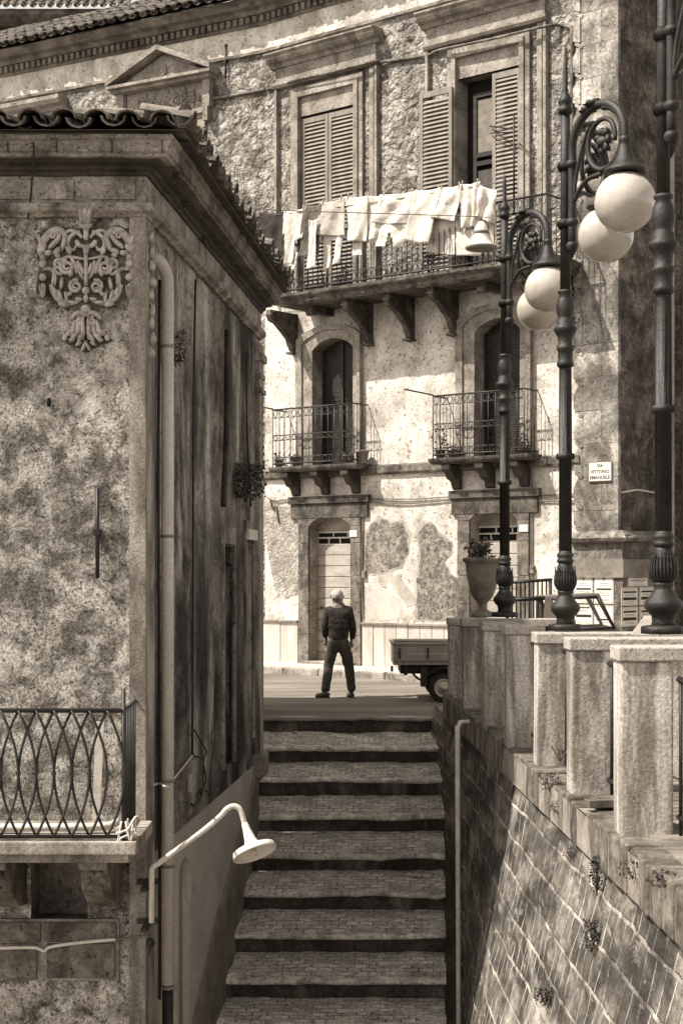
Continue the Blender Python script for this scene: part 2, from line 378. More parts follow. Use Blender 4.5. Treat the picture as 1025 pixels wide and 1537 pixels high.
# ---------------------------------------------------------------- frames
T1 = Frame(((500-CX)/80, F/80), (.772, -.636))                     # palazzo main front
sB = T1.s_at(398); B = T1((sB, 0, 0))
T2 = Frame(B, (.869, -.495))                                       # palazzo left wing, s negative to the left
sC = T1.s_at(930); C = T1((sC, 0, 0)); C1 = C - Vector((T1.n.x, T1.n.y, 0))*8.0
T5 = Frame(C, (-T1.n.x, -T1.n.y))                                  # palazzo side face, in shade
H0 = Vector(((215-CX)/190, F/190, 0)); H1 = Vector(((388.5-CX)/124, F/124, 0)); HL = Vector((-7.0, H0.y, 0))
T3 = Frame(H0, H1-H0); LT3 = (H1-H0).length                        # left house side wall
T4 = Frame((0, H0.y), (1, 0))                                      # left house front (s = X)
W0 = T2((-14, 0, 0))
STREET = -1.98; PAVE = -1.75
def xs(T, *px, d=0): return [T.s_at(p, d) for p in px]

# ================================================================ PALAZZO
pal = thing('palazzo', T1(((sB+sC)/2, 0, PAVE)), 'tall pale stone palazzo with shuttered windows, laundry balcony and street doors beyond the steps', 'building')
lowpath = [W0, B, C, C1]
# openings
D1 = xs(T1, 465, 528); D2 = xs(T1, 706, 778); Wl1 = xs(T1, 472, 533); Wl2 = xs(T1, 715, 783)
Wu1 = xs(T1, 451, 534); Wu2 = xs(T1, 687, 782)
ZU = 5.12
holes = [arch(*D1, PAVE, .84, 1.04), arch(*D2, PAVE, .88, 1.08), arch(*Wl1, 2.0, 4.16, 4.36), arch(*Wl2, 2.0, 4.14, 4.36),
         rect(*Wu1, ZU, 8.66), rect(*Wu2, ZU, 8.66)]
mb = MB(T1); mb.holed(rect(sB, sC, -2.1, ZU), [h for h in holes[:4]]); mb.build('wall', 'plaster', pal)
mb = MB(T1); mb.holed([(sB, ZU), (Wu1[0], ZU), (Wu1[0], 8.66), (Wu1[1], 8.66), (Wu1[1], ZU), (Wu2[0], ZU), (Wu2[0], 8.66), (Wu2[1], 8.66), (Wu2[1], ZU), (sC, ZU), (sC, 11.2), (sB, 11.2)], [])
mb.build('wall', 'rubble', pal)
mb = MB(T2); mb.holed(rect(-14, 0, -2.1, 11.2), []); mb.build('wall', 'rubble', pal)
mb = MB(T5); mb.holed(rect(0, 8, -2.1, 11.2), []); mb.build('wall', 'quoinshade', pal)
for h in holes:
    mb = MB(T1); mb.reveal(h, -.30, 0); mb.build('opening_reveal', 'trim', pal)
# frieze plaster band (smooth) under the eaves
ZF = 10.12
mb = MB(); mb.sweep([W0, B, T1((T1.s_at(866), 0, 0))], [(0, ZF), (.03, ZF), (.03, 10.62), (0, 10.62)]); mb.build('frieze', 'plaster', pal)
mb = MB(); mb.sweep([W0, B, T1((T1.s_at(866), 0, 0))], [(0, ZF-.05), (.06, ZF-.05), (.07, ZF), (.0325, ZF+.005), (0, ZF+.005)], rough=.010, step=.2); mb.build('string_course', 'trim', pal)
# cornice: bed mould, dentils, corona
mb = MB(); mb.sweep([W0, B, C, C1], [(0, 10.60), (.06, 10.60), (.08, 10.64), (.08, 10.78), (.16, 10.80), (.20, 10.88), (.30, 10.91), (.36, 10.98), (.40, 11.02), (.40, 11.06), (0, 11.06)], rough=.012, step=.2)
mb.build('cornice', 'cornice', pal)
mb = MB(T1); a = sB
while a < sC: mb.box(a, a+.085, .08, .15, 10.655, 10.775); a += .15
mb.xf = T2; a = -14
while a < -.05: mb.box(a, a+.085, .08, .15, 10.655, 10.775); a += .15
mb.build('dentil_row', 'cornice', pal)

# tiled roofs -----------------------------------------------------------
def tile_field(mb, O, a, up, cols, rows, pitch=.25, length=.42, r=.095, drop=.0, jit=1.0, clip=None):
    """O eave start, a along the eave, up = direction up the slope"""
    a = Vector(a).normalized(); up = Vector(up).normalized(); c = a.cross(up)
    if c.z < 0: c = -c
    for i in range(cols):
        for j in range(rows):
            for kind in (0, 1):
                off = (i+.5*kind)*pitch+random.uniform(-.012, .012)*jit
                base = Vector(O)+a*off+up*(j*length*.8+random.uniform(-.03, .03)*jit)+c*((.055 if kind else 0)+j*.004+random.uniform(-.008, .012)*jit)
                if clip and not clip(base): continue
                tilt = random.uniform(-.06, .06)*jit; u2 = (up+a*tilt+c*random.uniform(-.03, .03)*jit).normalized()
                vs = []; n = 7
                for (e, rr) in ((0, r), (length, r*.82)):
                    for th in (0, .016):
                        for k in range(n):
                            w = math.pi*k/(n-1); sgn = 1 if kind else -1
                            vs.append(base+u2*e+a*((rr-th)*math.cos(w))+c*(sgn*(rr-th)*math.sin(w)*.8+(0 if kind else .075)))
                fs = []
                for k in range(n-1):
                    fs += [(k, k+1, 2*n+k+1, 2*n+k), (n+k, 3*n+k, 3*n+k+1, n+k+1), (k, n+k, n+k+1, k+1), (2*n+k, 2*n+k+1, 3*n+k+1, 3*n+k)]
                fs += [(0, 2*n, 3*n, n), (n-1, 2*n-1, 4*n-1, 3*n-1)]
                mb.add(vs, fs, False)
def eave_roof(name, par, p0, p1, nrm, z, out, slope, depth, mat, rows, cols=None, pitch=.25, deck='dark_stone', **k):
    a = (Vector(p1)-Vector(p0)); L = a.length; a.normalize(); nn = Vector((nrm.x, nrm.y, 0))
    up = (-nn*math.cos(slope)+Vector((0, 0, math.sin(slope)))).normalized()
    O = Vector((p0.x, p0.y, z))+nn*out
    mb = MB(); tile_field(mb, O, a, up, cols or int(L/pitch), rows, pitch, **k); mb.build(name, mat, par, recalc=False)
    return O, a, up
SL = R(27)
rf = MB()
eave_roof('roof_tile_field', pal, T1((sB-.1, 0, 0)), T1((sC+.1, 0, 0)), T1.n, 11.06, .50, SL, 2, 'tile', 5, pitch=.26)
eave_roof('roof_tile_field', pal, T2((-14, 0, 0)), T2((0, 0, 0)), T2.n, 11.06, .50, SL, 2, 'tilelight', 9, pitch=.26)
mb = MB()
for T, a0, a1 in ((T1, sB, sC), (T2, -14, 0)):
    mb.add([T((a0, .42, 11.05)), T((a1, .42, 11.05)), T((a1, -6, 14.25)), T((a0, -6, 14.25))], [(0, 1, 2, 3)])
mb.build('roof', 'tilelight', pal)

# window and door dressings ---------------------------------------------
def louvre(mb, T, a0, a1, z0, z1, d, pitch=.075, fw=.07, mid=None, tilt=.035):
    """one shutter leaf between a0..a1 at offset d: stiles, rails, slats"""
    mb.box(a0, a0+fw, d, d+.045, z0, z1); mb.box(a1-fw, a1, d, d+.045, z0, z1)
    rails = [z0, z1-.1]+([mid] if mid else [])
    for z in (z0, z1-.1): mb.box(a0+fw, a1-fw, d+.002, d+.043, z, z+.1)
    if mid: mb.box(a0+fw, a1-fw, d+.002, d+.043, mid, mid+.28)
    z = z0+.13
    while z < z1-.13:
        if not (mid and mid-.04 < z < mid+.29):
            mb.add([(a0+fw, d+.005, z+tilt), (a1-fw, d+.005, z+tilt), (a1-fw, d+.045, z-tilt*.6), (a0+fw, d+.045, z-tilt*.6),
                    (a0+fw, d+.005, z+tilt+.012), (a1-fw, d+.005, z+tilt+.012), (a1-fw, d+.045, z-tilt*.6+.012), (a0+fw, d+.045, z-tilt*.6+.012)],
                   [(0,1,2,3),(4,5,6,7),(3,2,6,7),(0,1,5,4)])
        z += pitch
def upper_window(hole, hood, zt):
    a0, a1 = hole; h0, h1 = hood
    w = MB(T1)
    # architrave in two steps, standing around the opening
    for (o, d) in ((.20, .06), (.10, .09)):
        w.box(a0-o, a0-.0+(0 if o > .1 else 0)-(.10 if o > .1 else 0), 0, d, ZU, 9.22 if o > .1 else 9.12)
        w.box(a1+(.10 if o > .1 else 0), a1+o, 0, d, ZU, 9.22 if o > .1 else 9.12)
    w.box(a0-.10, a1+.10, 0, .058, 9.12, 9.22); w.box(a0, a1, 0, .088, 9.02, 9.12); 
    fr = w.build('window_surround', 'trim', pal, bevel=.008)
    w = MB(T1); w.box(a0, a1, -.05, .012, 8.66, 9.02); w.build('window_head_panel', 'trim', pal)
    # outer strips (pilaster) and entablature
    for q0, q1, dd in ((h1-.26, h1-.16, .07), (h1-.13, h1-.07, .09), (h0+.07, h0+.13, .09)):
        w = MB(T1); w.box(q0, q1, 0, dd, ZU, 9.28); w.build('pilaster_strip', 'trim', pal, bevel=.006)
    w = MB(T1)
    w.prism([(0,0)], 0, 0) if 0 else None
    def mould(q0, q1, prof):
        n = len(prof); vs = [(q0, d, z) for d, z in prof]+[(q1, d, z) for d, z in prof]
        w.add(vs, [(i, (i+1) % n, (i+1) % n+n, i+n) for i in range(n)]+[tuple(range(n))[::-1], tuple(range(n, 2*n))])
    mould(h0+.05, h1-.05, [(0, 9.28), (.11, 9.28), (.14, 9.33), (.14, 9.38), (.10, 9.40), (0, 9.40)])
    mould(h0+.10, h1-.10, [(0, 9.402), (.08, 9.402), (.08, 9.66), (0, 9.66)])
    mould(h0, h1, [(0, 9.66), (.12, 9.66), (.15, 9.72), (.24, 9.75), (.28, 9.80), (.28, 9.84), (.33, 9.88), (.33, 9.91), (0, 9.93)])
    w.build('window_hood', 'trim', pal)
upper_window(Wu1, (T1.s_at(412), T1.s_at(574)), 0)
upper_window(Wu2, (T1.s_at(637), T1.s_at(828)), 0)
# shutters of the left upper window: closed pair
def shutter(T, a0, a1, z0, z1, d, par, mid=None, mat='shutter'):
    m = MB(T); louvre(m, T, a0, a1, z0, z1, d, mid=mid); return m.build('shutter', mat, par)
am = sum(Wu1)/2
shutter(T1, Wu1[0]+.02, am-.01, ZU, 8.62, -.06, pal, mid=6.2); shutter(T1, am+.01, Wu1[1]-.02, ZU, 8.62, -.06, pal, mid=6.2)
# right upper window: left leaf folded back on the wall, right leaf shut, dark gap between
sx_ = xs(T1, 638, 686, 738, 781)
shutter(T1, sx_[0]-.02, sx_[1]-.02, ZU, 8.52, .10, pal, mid=6.15)
shutter(T1, sx_[2], sx_[3], ZU, 8.62, -.05, pal, mid=6.15)
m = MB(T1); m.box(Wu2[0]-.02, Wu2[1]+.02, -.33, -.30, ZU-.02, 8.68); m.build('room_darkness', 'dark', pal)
g = xs(T1, 705, 742)
for (z0, z1, mm) in ((7.25, 8.35, M('net_curtain', .16, .26, 6, 40, .2, .1)), (ZU, 7.1, M('dull_pane', .05, .09, 6, 40, .2, .1, rough=.3))):
    m = MB(T1); m.box(g[0]+.02, g[1]+.1, -.22, -.20, z0+.1, z1-.06); m.build('window_pane', mm, pal)
m = MB(T1)
for z in (ZU, 7.12, 7.27, 8.32): m.box(g[0]-.05, g[1]+.15, -.225, -.17, z, z+.08)
m.box(g[0]-.05, g[0]+.02, -.226, -.172, ZU+.08, 8.32); m.build('window_frame', 'shutdark', pal)
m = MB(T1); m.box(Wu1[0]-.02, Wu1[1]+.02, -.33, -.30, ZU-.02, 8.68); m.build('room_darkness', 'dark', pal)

def lower_surround(hole_px, out_px, z0, zs, zp, mat, zo, d=.07, step=True):
    a0, a1 = xs(T1, *hole_px); o0, o1 = xs(T1, *out_px)
    w = MB(T1); inner = arch(a0, a1, z0, zs, zp, 14); outer = arch(o0, o1, z0, zs+zo*.9, zp+zo, 14)
    n = len(inner)
    def band(A, Bq, d0, d1):
        vs = [(a, d1, z) for a, z in A]+[(a, d1, z) for a, z in Bq]+[(a, d0, z) for a, z in A]+[(a, d0, z) for a, z in Bq]
        fs = []
        for i in range(1, n):
            j = (i+1) % n
            fs += [(i, j, n+j, n+i), (n+i, n+j, 3*n+j, 3*n+i), (i, 2*n+i, 2*n+j, j)]
        w.add(vs, fs)
    band(inner, outer, -.01, d)
    if step:
        mid = [(p[0]+(q[0]-p[0])*.62, p[1]+(q[1]-p[1])*.62) for p, q in zip(inner, outer)]
        band(mid, outer, d, d+.035)
    return w.build('window_surround', mat, pal)
lower_surround((472, 533), (449, 545), 2.0, 4.16, 4.36, 'trim', .26)
lower_surround((715, 783), (688, 800), 2.0, 4.14, 4.36, 'trim', .26)
# roller blinds in the two lower windows and a dark sheet behind standing in for the unlit room
for hp in (Wl1, Wl2):
    m = MB(T1); z = 2.0
    while z < 4.4: m.box(hp[0], hp[1], -.27, -.255-.012*random.random(), z, z+.034); z += .042
    m.build('roller_blind', 'shutdark', pal)
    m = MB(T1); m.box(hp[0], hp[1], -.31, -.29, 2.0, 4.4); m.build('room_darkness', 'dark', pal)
    m = MB(T1); c = (hp[0]+hp[1])/2
    for a in (hp[0], c-.02, hp[1]-.05): m.box(a, a+.045, -.25, -.22, 2.0, 4.3)
    m.build('window_frame', 'shutdark', pal)
# doors
def door(hp, out_px, z0, zs, zp, trans):
    a0, a1 = hp; o0, o1 = xs(T1, *out_px)
    w = MB(T1)                       # block surround: jambs of separate stones, flat lintel
    zc = z0
    for i, hh in enumerate((.55, .62, .50, .60, .48)):
        zz = min(zc+hh, zs)
        if zz-zc < .02: break
        w.box(o0, a0, -.01, .045+.004*(i % 2), zc+.004, zz-.004); w.box(a1, o1, -.01, .047+.004*(i % 2), zc+.004, zz-.004); zc = zz
    top = zp+.24
    ar = arch(a0, a1, z0, zs, zp, 14)[2:]
    poly = [(o0, zc)]+[(o0, top), (o1, top), (o1, zc), (a1, zc)]+ar[1:-1]+[(a0, zc)]
    w.prism(poly, -.01, .05)
    w.build('door_surround', 'trimdark' if 0 else 'corbel', pal, bevel=.006)
    dd = thing('tmp', (0, 0, 0), '', '') if 0 else None
    m = MB(T1); z = z0
    zt0 = trans[0]
    while z < zt0-.02:
        h = min(.205, zt0-z); m.box(a0, a1, -.27, -.235, z+.006, z+h-.006); z += h
    m.box(a0, a1, -.29, -.268, z0, zt0)
    dr = m.build('door', 'doorwood', pal, bevel=.008)
    m = MB(T1); m.ball((a0+.12, -.20, z0+1.05), .03); m.build('door_knob', 'iron', dr)
    m = MB(T1); m.box(a0, a1, -.29, -.27, trans[1], zp+.02); m.build('transom_panel', 'doorwood', pal)
    m = MB(T1); m.box(a0, a1, -.30, -.285, trans[0], trans[1]); tg = m.build('transom_glass', 'dark', pal)
    m = MB(T1); zm = (trans[0]+trans[1])/2
    for z in (trans[0], zm, trans[1]-.02): m.box(a0, a1, -.262, -.242, z, z+.028)
    w3 = (a1-a0)
    for (q, za, zb) in ((.36, zm, trans[1]), (.70, zm, trans[1]), (.25, trans[0], zm), (.52, trans[0], zm), (.8, trans[0], zm)):
        m.box(a0+w3*q, a0+w3*q+.022, -.2615, -.2425, za+.02, zb)
    m.build('transom_bars', 'whitepaint', tg)
    m = MB(T1); m.box(a0-.1, a1+.1, -.3, .16, -1.80, PAVE+.05); m.build('door_step', 'trim', pal, bevel=.01)
door(D1, (450, 543), PAVE, .84, 1.04, (.49, .74))
door(D2, (688, 795), PAVE, .88, 1.08, (.50, .78))
# dado panels
def dado(p0, p1, n):
    a0, a1 = xs(T1, p0, p1); w = (a1-a0)/n; m = MB(T1)
    for i in range(n): m.box(a0+i*w+.007, a0+(i+1)*w-.007, 0, .035+random.uniform(0, .006), -1.80, -.985)
    m.build('dado', 'dado', pal, bevel=.004)
    m = MB(T1); m.box(a0-.0, a1, 0, .075, -.985, -.945); m.build('dado_cap', 'trim', pal, bevel=.006)
dado(372, 449, 3); dado(545, 686, 8); dado(797, 860, 3)
# bare patches where the plaster has fallen
def patch(pts, d, mat='bare'):
    if mat == 'bare':
        cx_ = sum(p[0] for p in pts)/len(pts); cy_ = sum(p[1] for p in pts)/len(pts)
        patch([(cx_+(x-cx_)*1.10+(2 if i % 2 else -2), min(932, cy_+(y-cy_)*1.08)) for i, (x, y) in enumerate(pts)], d*.5, MG)
    m = MB(T1); pl = []
    pts = pts+[pts[0]]
    for i in range(len(pts)-1):
        for k in range(5):
            t = k/5; x = pts[i][0]*(1-t)+pts[i+1][0]*t; y = pts[i][1]*(1-t)+pts[i+1][1]*t
            x += 3.2*noise.noise(Vector((x*.11, y*.11, 1))); y += 3.2*noise.noise(Vector((x*.11, y*.11, 5)))
            pl.append(T1.at(x, y))
    m.prism(pl, -.01, d); return m.build('bare_patch', mat, pal)
MG = M('plaster_edge', .30, .50, 4, 30, .5, .8, stain=[(.18, 4, .6, (1,1,1), .6)])
patch([(549,800),(560,786),(575,779),(588,785),(605,783),(611,800),(612,830),(600,850),(575,858),(550,860),(548,830)], .006)
patch([(629,800),(637,786),(650,788),(662,805),(678,815),(676,832),(668,845),(676,862),(690,870),(690,930),(627,930),(626,870),(632,840)], .006)
patch([(394,752),(430,760),(449,765),(448,890),(430,900),(412,880),(404,840),(396,800)], .006, M('patchy_render', .30, .56, 5, 40, .5, 1.0, cells=11))
patch([(549,890),(575,882),(600,900),(610,930),(549,931)], .004, M('grey_undercoat', .40, .56, 3, 40, .3, .6))
patch([(585,870),(597,860),(616,888),(626,905),(612,912),(596,890)], .0045, M('grey_undercoat_two', .34, .50, 3, 40, .3, .6))
# string course level with the lower balconies
mb = MB(); mb.sweep([T1((T1.s_at(389), 0, 0)), T1((T1.s_at(872), 0, 0))], [(0, 1.76), (.05, 1.76), (.08, 1.80), (.08, 1.92), (0, 1.95)], rough=.010); mb.build('string_course', 'corbel', pal)
# corner pilaster with cramps and torus base
pa = xs(T1, 873, 930); 
m = MB(T1); m.box(pa[0], pa[1]+.003, -.02, .06, .62, 10.55)
mb2 = m.build('corner_pilaster', 'quoin', pal, bevel=.01)
m = MB(T1)
for i in range(20):
    z = T1.z_at(872, 800-46*i if i else 790)
    if z > 10.4: break
    m.prism([(pa[0]-.10, z-.04), (pa[0]-.02, z-.10), (pa[0]+.04, z-.13), (pa[0]+.06, z-.08), (pa[0]-.02, z-.03), (pa[0]-.08, z+.02)], 0, .075)
    m.prism([(pa[0]-.13, z+.02), (pa[0]+.01, z-.02), (pa[0]+.01, z+.42), (pa[0]-.04, z+.40), (pa[0]-.13, z+.25)], 0, .05+.002*i)
m.build('quoin_cramps', 'quoin', pal)
cpath = [T1((T1.s_at(862), 0, 0)), T1((sC+.062, .0, 0)), T5((2.2, 0, 0))]
cpath = [T1((T1.s_at(862), 0, 0)), C, C - Vector((T1.n.x, T1.n.y, 0))*2.0]
m = MB(); m.sweep(cpath, [(-.3, .46), (.10, .46), (.19, .49), (.22, .54), (.19, .59), (.10, .63), (.07, .66), (-.3, .66)], rough=.014); m.build('torus_moulding', 'quoin', pal)
m = MB(); m.sweep(cpath, [(-.3, -.10), (.12, -.10), (.12, .20), (.10, .205), (.10, .46), (-.3, .459)]); m.build('corner_plinth', 'quoin', pal)
m = MB(); m.sweep(cpath, [(-.3, -.11), (.135, -.11), (.135, .19), (-.3, .191)]); m.build('plinth_band', 'trimdark', pal)
m = MB(); m.sweep(cpath, [(-.3, -2.1), (.10, -2.1), (.10, -.112), (-.3, -.112)]); m.build('plinth_base', 'corbel', pal)

# cables, pipes, ties ----------------------------------------------------
def cable(T, pts, r=.012, mat='cable', name='cable', par=pal, d=.03, sag=0):
    ps = []
    for p in pts:
        dd = p[2] if len(p) > 2 else d; a, z = T.at(p[0], p[1], dd); ps.append(T((a, dd, z)))
    m = MB(); m.tube(spline(ps, 6), r, 6); return m.build(name, mat, par)
cable(T1, [(400, 134), (425, 130), (440, 121, .16), (500, 108, .18), (560, 92, .18), (575, 93, .05), (640, 83, .05), (660, 75, .16), (740, 58, .18), (815, 40, .18), (840, 38), (858, 42)], .028, 'corbel')
cable(T1, [(858, 42), (858, 60), (858, 200), (858, 345)], .035, 'corbel', 'wall_pipe')
cable(T1, [(846, 70), (845, 200), (846, 320)], .03, 'trimdark', 'wall_pipe')
cable(T1, [(555, 748), (620, 749), (690, 745), (800, 744), (860, 741), (925, 737)], .012, 'cable')
cable(T1, [(555, 752), (600, 756), (650, 753), (690, 749), (760, 752), (840, 752), (870, 752)], .014, 'cable')
cable(T1, [(402, 748), (415, 752), (430, 750), (450, 754)], .014, 'cable')
cable(T1, [(405, 748), (409, 764), (414, 760), (418, 785)], .016, 'cable')
cable(T1, [(544, 760), (543, 860), (544, 930)], .016, 'cable', 'wall_pipe')
cable(T1, [(797, 470), (797, 560), (797, 930)], .016, 'cable', 'wall_pipe')
cable(T2, [(300, 151), (340, 145), (380, 138), (398, 134)], .028, 'corbel')
m = MB(T2); a, z = T2.at(341, 93); m.bar((a, .05, z-.35), (a, .05, z+.33), .03); m.box(a-.02, a+.02, 0, .08, z-.03, z+.03); m.build('wall_tie', 'iron', pal)
for (x, y, dk) in ((548, 862, 1), (533, 801, 0), (788, 793, 0), (800, 855, 1)):
    m = MB(T1); a, z = T1.at(x, y)
    if dk: m.box(a-.04, a+.04, 0, .06, z-.07, z+.07); m.build('door_bell_box', 'corbel', pal, bevel=.008)
    else: m.box(a-.09, a+.09, .03, .062, z-.06, z+.06); m.build('number_plate', 'marble', pal, bevel=.004)

# ---------------- lower balconies
def scroll_row(m, T, a0, a1, d, z, h, n):
    w = (a1-a0)/n
    for i in range(n):
        c = a0+(i+.5)*w
        m.tube([(c+math.cos(t*.785)*w*.33, d, z+math.sin(t*.785)*h*.5) for t in range(9)], .0085, 4)
def lower_balcony(px0, px1, zs, zr, name_label):
    d = .45; a0 = T1.s_at(px0, d); a1 = T1.s_at(px1, d)
    bal = MB(T1)
    # slab with moulded edge
    def slab(m, q0, q1, prof):
        n = len(prof); vs = []
        for (a, sg) in ((q0, -1), (q1, 1)):
            pass
    pth = [T1((a0, 0, 0)), T1((a0, d-.06, 0)), T1((a1, d-.06, 0)), T1((a1, 0, 0))]
    m = MB(); m.sweep(pth, [(-.2, zs-.10), (.02, zs-.10), (.05, zs-.06), (.06, zs-.03), (.06, zs), (-.2, zs)])
    m.xf = T1; m.box(a0+.1, a1-.1, 0, d-.1, zs-.09, zs-.01)
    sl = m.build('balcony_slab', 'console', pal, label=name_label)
    m = MB(T1)
    for q in (.14, .5, .86):
        c = a0+(a1-a0)*q
        pl = [(0, zs-.11), (d-.05, zs-.11), (d-.06, zs-.2), (d-.16, zs-.26), (d-.22, zs-.36), (.10, zs-.40), (.06, zs-.52), (0, zs-.54)]
        n = len(pl); vs = [(c-.09, dd, z) for dd, z in pl]+[(c+.09, dd, z) for dd, z in pl]
        m.add(vs, [(i, (i+1) % n, (i+1) % n+n, i+n) for i in range(n)]+[tuple(range(n))[::-1], tuple(range(n, 2*n))])
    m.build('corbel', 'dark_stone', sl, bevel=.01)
    m = MB(T1); m.box(a0+.12, a1+.05, 0, .10, zs-.70, zs-.56); m.box(a0+.16, a1+.0, 0, .06, zs-1.0+.02, zs-.705); m.build('lintel_cornice', 'console', sl, bevel=.012)
    # railing
    m = MB(T1); e = .03; f = d-.03
    for z in (zs+.06, zr): m.bar((a0+e, f, z), (a1-e, f, z), .022); m.bar((a0+e, f, z), (a0+e, 0, z), .02); m.bar((a1-e, f, z), (a1-e, 0, z), .02)
    for z in (zr-.16, zs+.60, zs+.50, zs+.18): m.bar((a0+e, f, z), (a1-e, f, z), .010)
    n = 13
    for i in range(n+1):
        a = a0+e+(a1-a0-2*e)*i/n; m.bar((a, f, zs), (a, f, zr+(.03 if i in (0, n) else 0)), .017 if i in (0, n) else .012)
    for i in range(1, 4):
        for a in (a0+e, a1-e): m.bar((a, f*i/4, zs), (a, f*i/4, zr), .012)
    scroll_row(m, T1, a0+e, a1-e, f, zr-.08, .14, n); scroll_row(m, T1, a0+e, a1-e, f, zs+.55, .09, n); scroll_row(m, T1, a0+e, a1-e, f, zs+.12, .11, n)
    m.build('balcony_railing', 'rail', sl)
    # clothes rod sticking out from the left corner
    m = MB(T1); m.tube([(a0+e, f, zr+.02), (a0-.02, f+.75, zr+.06)], .014, 6); m.build('clothes_rod', 'iron', sl)
    return a0, a1, d
b1 = lower_balcony(406, 531, 1.97, 3.06, 'small iron railed balcony under the left arched window')
b2 = lower_balcony(646, 787, 1.97, 3.06, 'small iron railed balcony under the right arched window')
# pots on them
def potplant(a, d, z, r, h, fh, n, label):
    c = T1((a, d, z)); t = thing('potted_plant', c, label, 'potted plant', 'plants in pots on the small balconies')
    m = MB(); m.lathe([(r*.7, 0), (r*.8, .01), (r, h*.85), (r*1.1, h*.86), (r*1.1, h), (r*.9, h), (r*.85, h*.9)], c, 12); m.build('pot', 'pot', t)
    if n:
        A = MB(); Bm = MB(); tuft(A, Bm, c+Vector((0, 0, h*.9)), r*1.4, fh, n, .05); A.build('foliage', 'leaf', t, recalc=False); Bm.build('stem', 'stem', t)
    return t
def at_px(px, d=.25): return T1.s_at(px, d)
potplant(at_px(420), .28, 1.97, .08, .16, .12, 40, 'small leafy pot at the far left end of the left small balcony')
potplant(at_px(446), .28, 1.97, .10, .20, .05, 14, 'squat clay pot beside the arched window blind on the left small balcony')
potplant(at_px(524), .28, 1.97, .10, .16, .10, 30, 'dark low potted plant right of the blind on the left small balcony')
potplant(at_px(541), .20, 1.97, .12, .24, .02, 0, 'tall empty clay pot at the right end of the left small balcony')
potplant(at_px(662), .28, 1.97, .09, .16, .34, 50, 'straggly tall potted plant at the left end of the right small balcony')
potplant(at_px(683), .28, 1.97, .13, .14, .12, 46, 'wide planter on the right small balcony left of its window')
potplant(at_px(783), .25, 1.97, .14, .12, .20, 110, 'bushy dark potted plant at the right end of the right small balcony')

# ---------------- upper balcony
d = .95; ua0 = T1.s_at(416, d); ua1 = T1.s_at(868, 0)
pth = [T1((ua0, 0, 0)), T1((ua0, d-.10, 0)), T1((ua1, d-.10, 0)), T1((ua1, 0, 0))]
m = MB(); m.sweep(pth, [(-.3, 4.90), (.0, 4.90), (.03, 4.95), (.04, 5.0), (.08, 5.03), (.10, 5.06), (.10, 5.115), (-.3, 5.115)], rough=.012)
m.xf = T1; m.box(ua0+.1, ua1-.1, 0, d-.2, 4.91, 5.11)
ub = m.build('balcony_slab', 'console', pal, label='long stone balcony slab carrying the laundry railing')
def console(m, c, w=.13):
    pl = [(0, 4.90), (d-.17, 4.90), (d-.15, 4.80), (d-.21, 4.70), (d-.36, 4.66), (d-.50, 4.56), (.26, 4.42), (.19, 4.28), (.13, 4.20), (0, 4.14)]
    n = len(pl); vs = [(c-w/2, dd, z) for dd, z in pl]+[(c+w/2, dd, z) for dd, z in pl]
    m.add(vs, [(i, (i+1) % n, (i+1) % n+n, i+n) for i in range(n)]+[tuple(range(n))[::-1], tuple(range(n, 2*n))])
    for (dd, z, r) in ((d-.25, 4.79, .085), (.12, 4.30, .07)):
        for k in range(2):
            pts = [(c-w/2-.012+k*(w+.024), dd+r*(1-t/14)*math.cos(t*.9), z+r*(1-t/14)*math.sin(t*.9)) for t in range(13)]
            m.tube(pts, .014, 5)
    m.box(c-w/2-.03, c+w/2+.03, 0, .2, 4.13, 4.17)
for px in (439, 552, 614, 680, 812, 852):
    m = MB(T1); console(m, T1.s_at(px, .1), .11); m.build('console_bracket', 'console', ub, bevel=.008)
m = MB(T1); e = .05; f = d-.03; zr = 6.12
for z in (5.17, zr): m.bar((ua0+e, f, z), (ua1-e, f, z), .026); m.bar((ua0+e, f, z), (ua0+e, 0, z), .024); m.bar((ua1-e, f, z), (ua1-e, 0, z), .024)
m.bar((ua0+e, f, 5.36), (ua1-e, f, 5.36), .012)
n = int((ua1-ua0)/.115)
for i in range(n+1):
    a = ua0+e+(ua1-ua0-2*e)*i/n; m.bar((a, f, 5.115), (a, f, zr), .02 if i % 10 == 0 else .014)
scroll_row(m, T1, ua0+e, ua1-e, f, 5.265, .16, n); scroll_row(m, T1, ua0+e, ua1-e, f, zr-.09, .14, n)
for i in range(1, 6):
    for a in (ua0+e, ua1-e): m.bar((a, f*i/6, 5.115), (a, f*i/6, zr), .014)
m.build('balcony_railing', 'rail', ub)
for px in (492, 748):
    m = MB(T1); c = T1.s_at(px, .1); m.box(c-.07, c+.07, 0, .62, 4.78, 4.90); m.tube([(c-.085, .58, 4.79), (c+.085, .58, 4.79)], .07, 10); m.build('short_bracket', 'console', ub, bevel=.008)
m = MB(T1)     # bars that carry the clothes line above the rail, aerial on its bracket
a = T1.s_at(771, .3); m.tube([(a, .3, T1.z_at(771, 322, .3)), (a, .3, T1.z_at(771, 172, .3))], .016, 6)
a2 = T1.s_at(735, 0.02); m.tube([(a2, .02, T1.z_at(735, 190, .0)), (a, .3, T1.z_at(770, 194, .3))], .014, 6); m.tube([(a2, .02, T1.z_at(735, 190)-.12), (a, .3, T1.z_at(770, 198, .3))], .010, 6)
m.build('aerial_rod', 'iron', ub)
for px, py, dd in ((655, 352, .5), (530, 372, .45)):
    a, z = T1.at(px, py, dd)
    c = T1((a, .70, 5.115)); plant('railing_plant', c, .14, .42, 160, .045, 'small dark plant behind the laundry railing '+('near its middle' if px == 530 else 'right of the white sheets'), 'plant', 'plants on the laundry balcony')

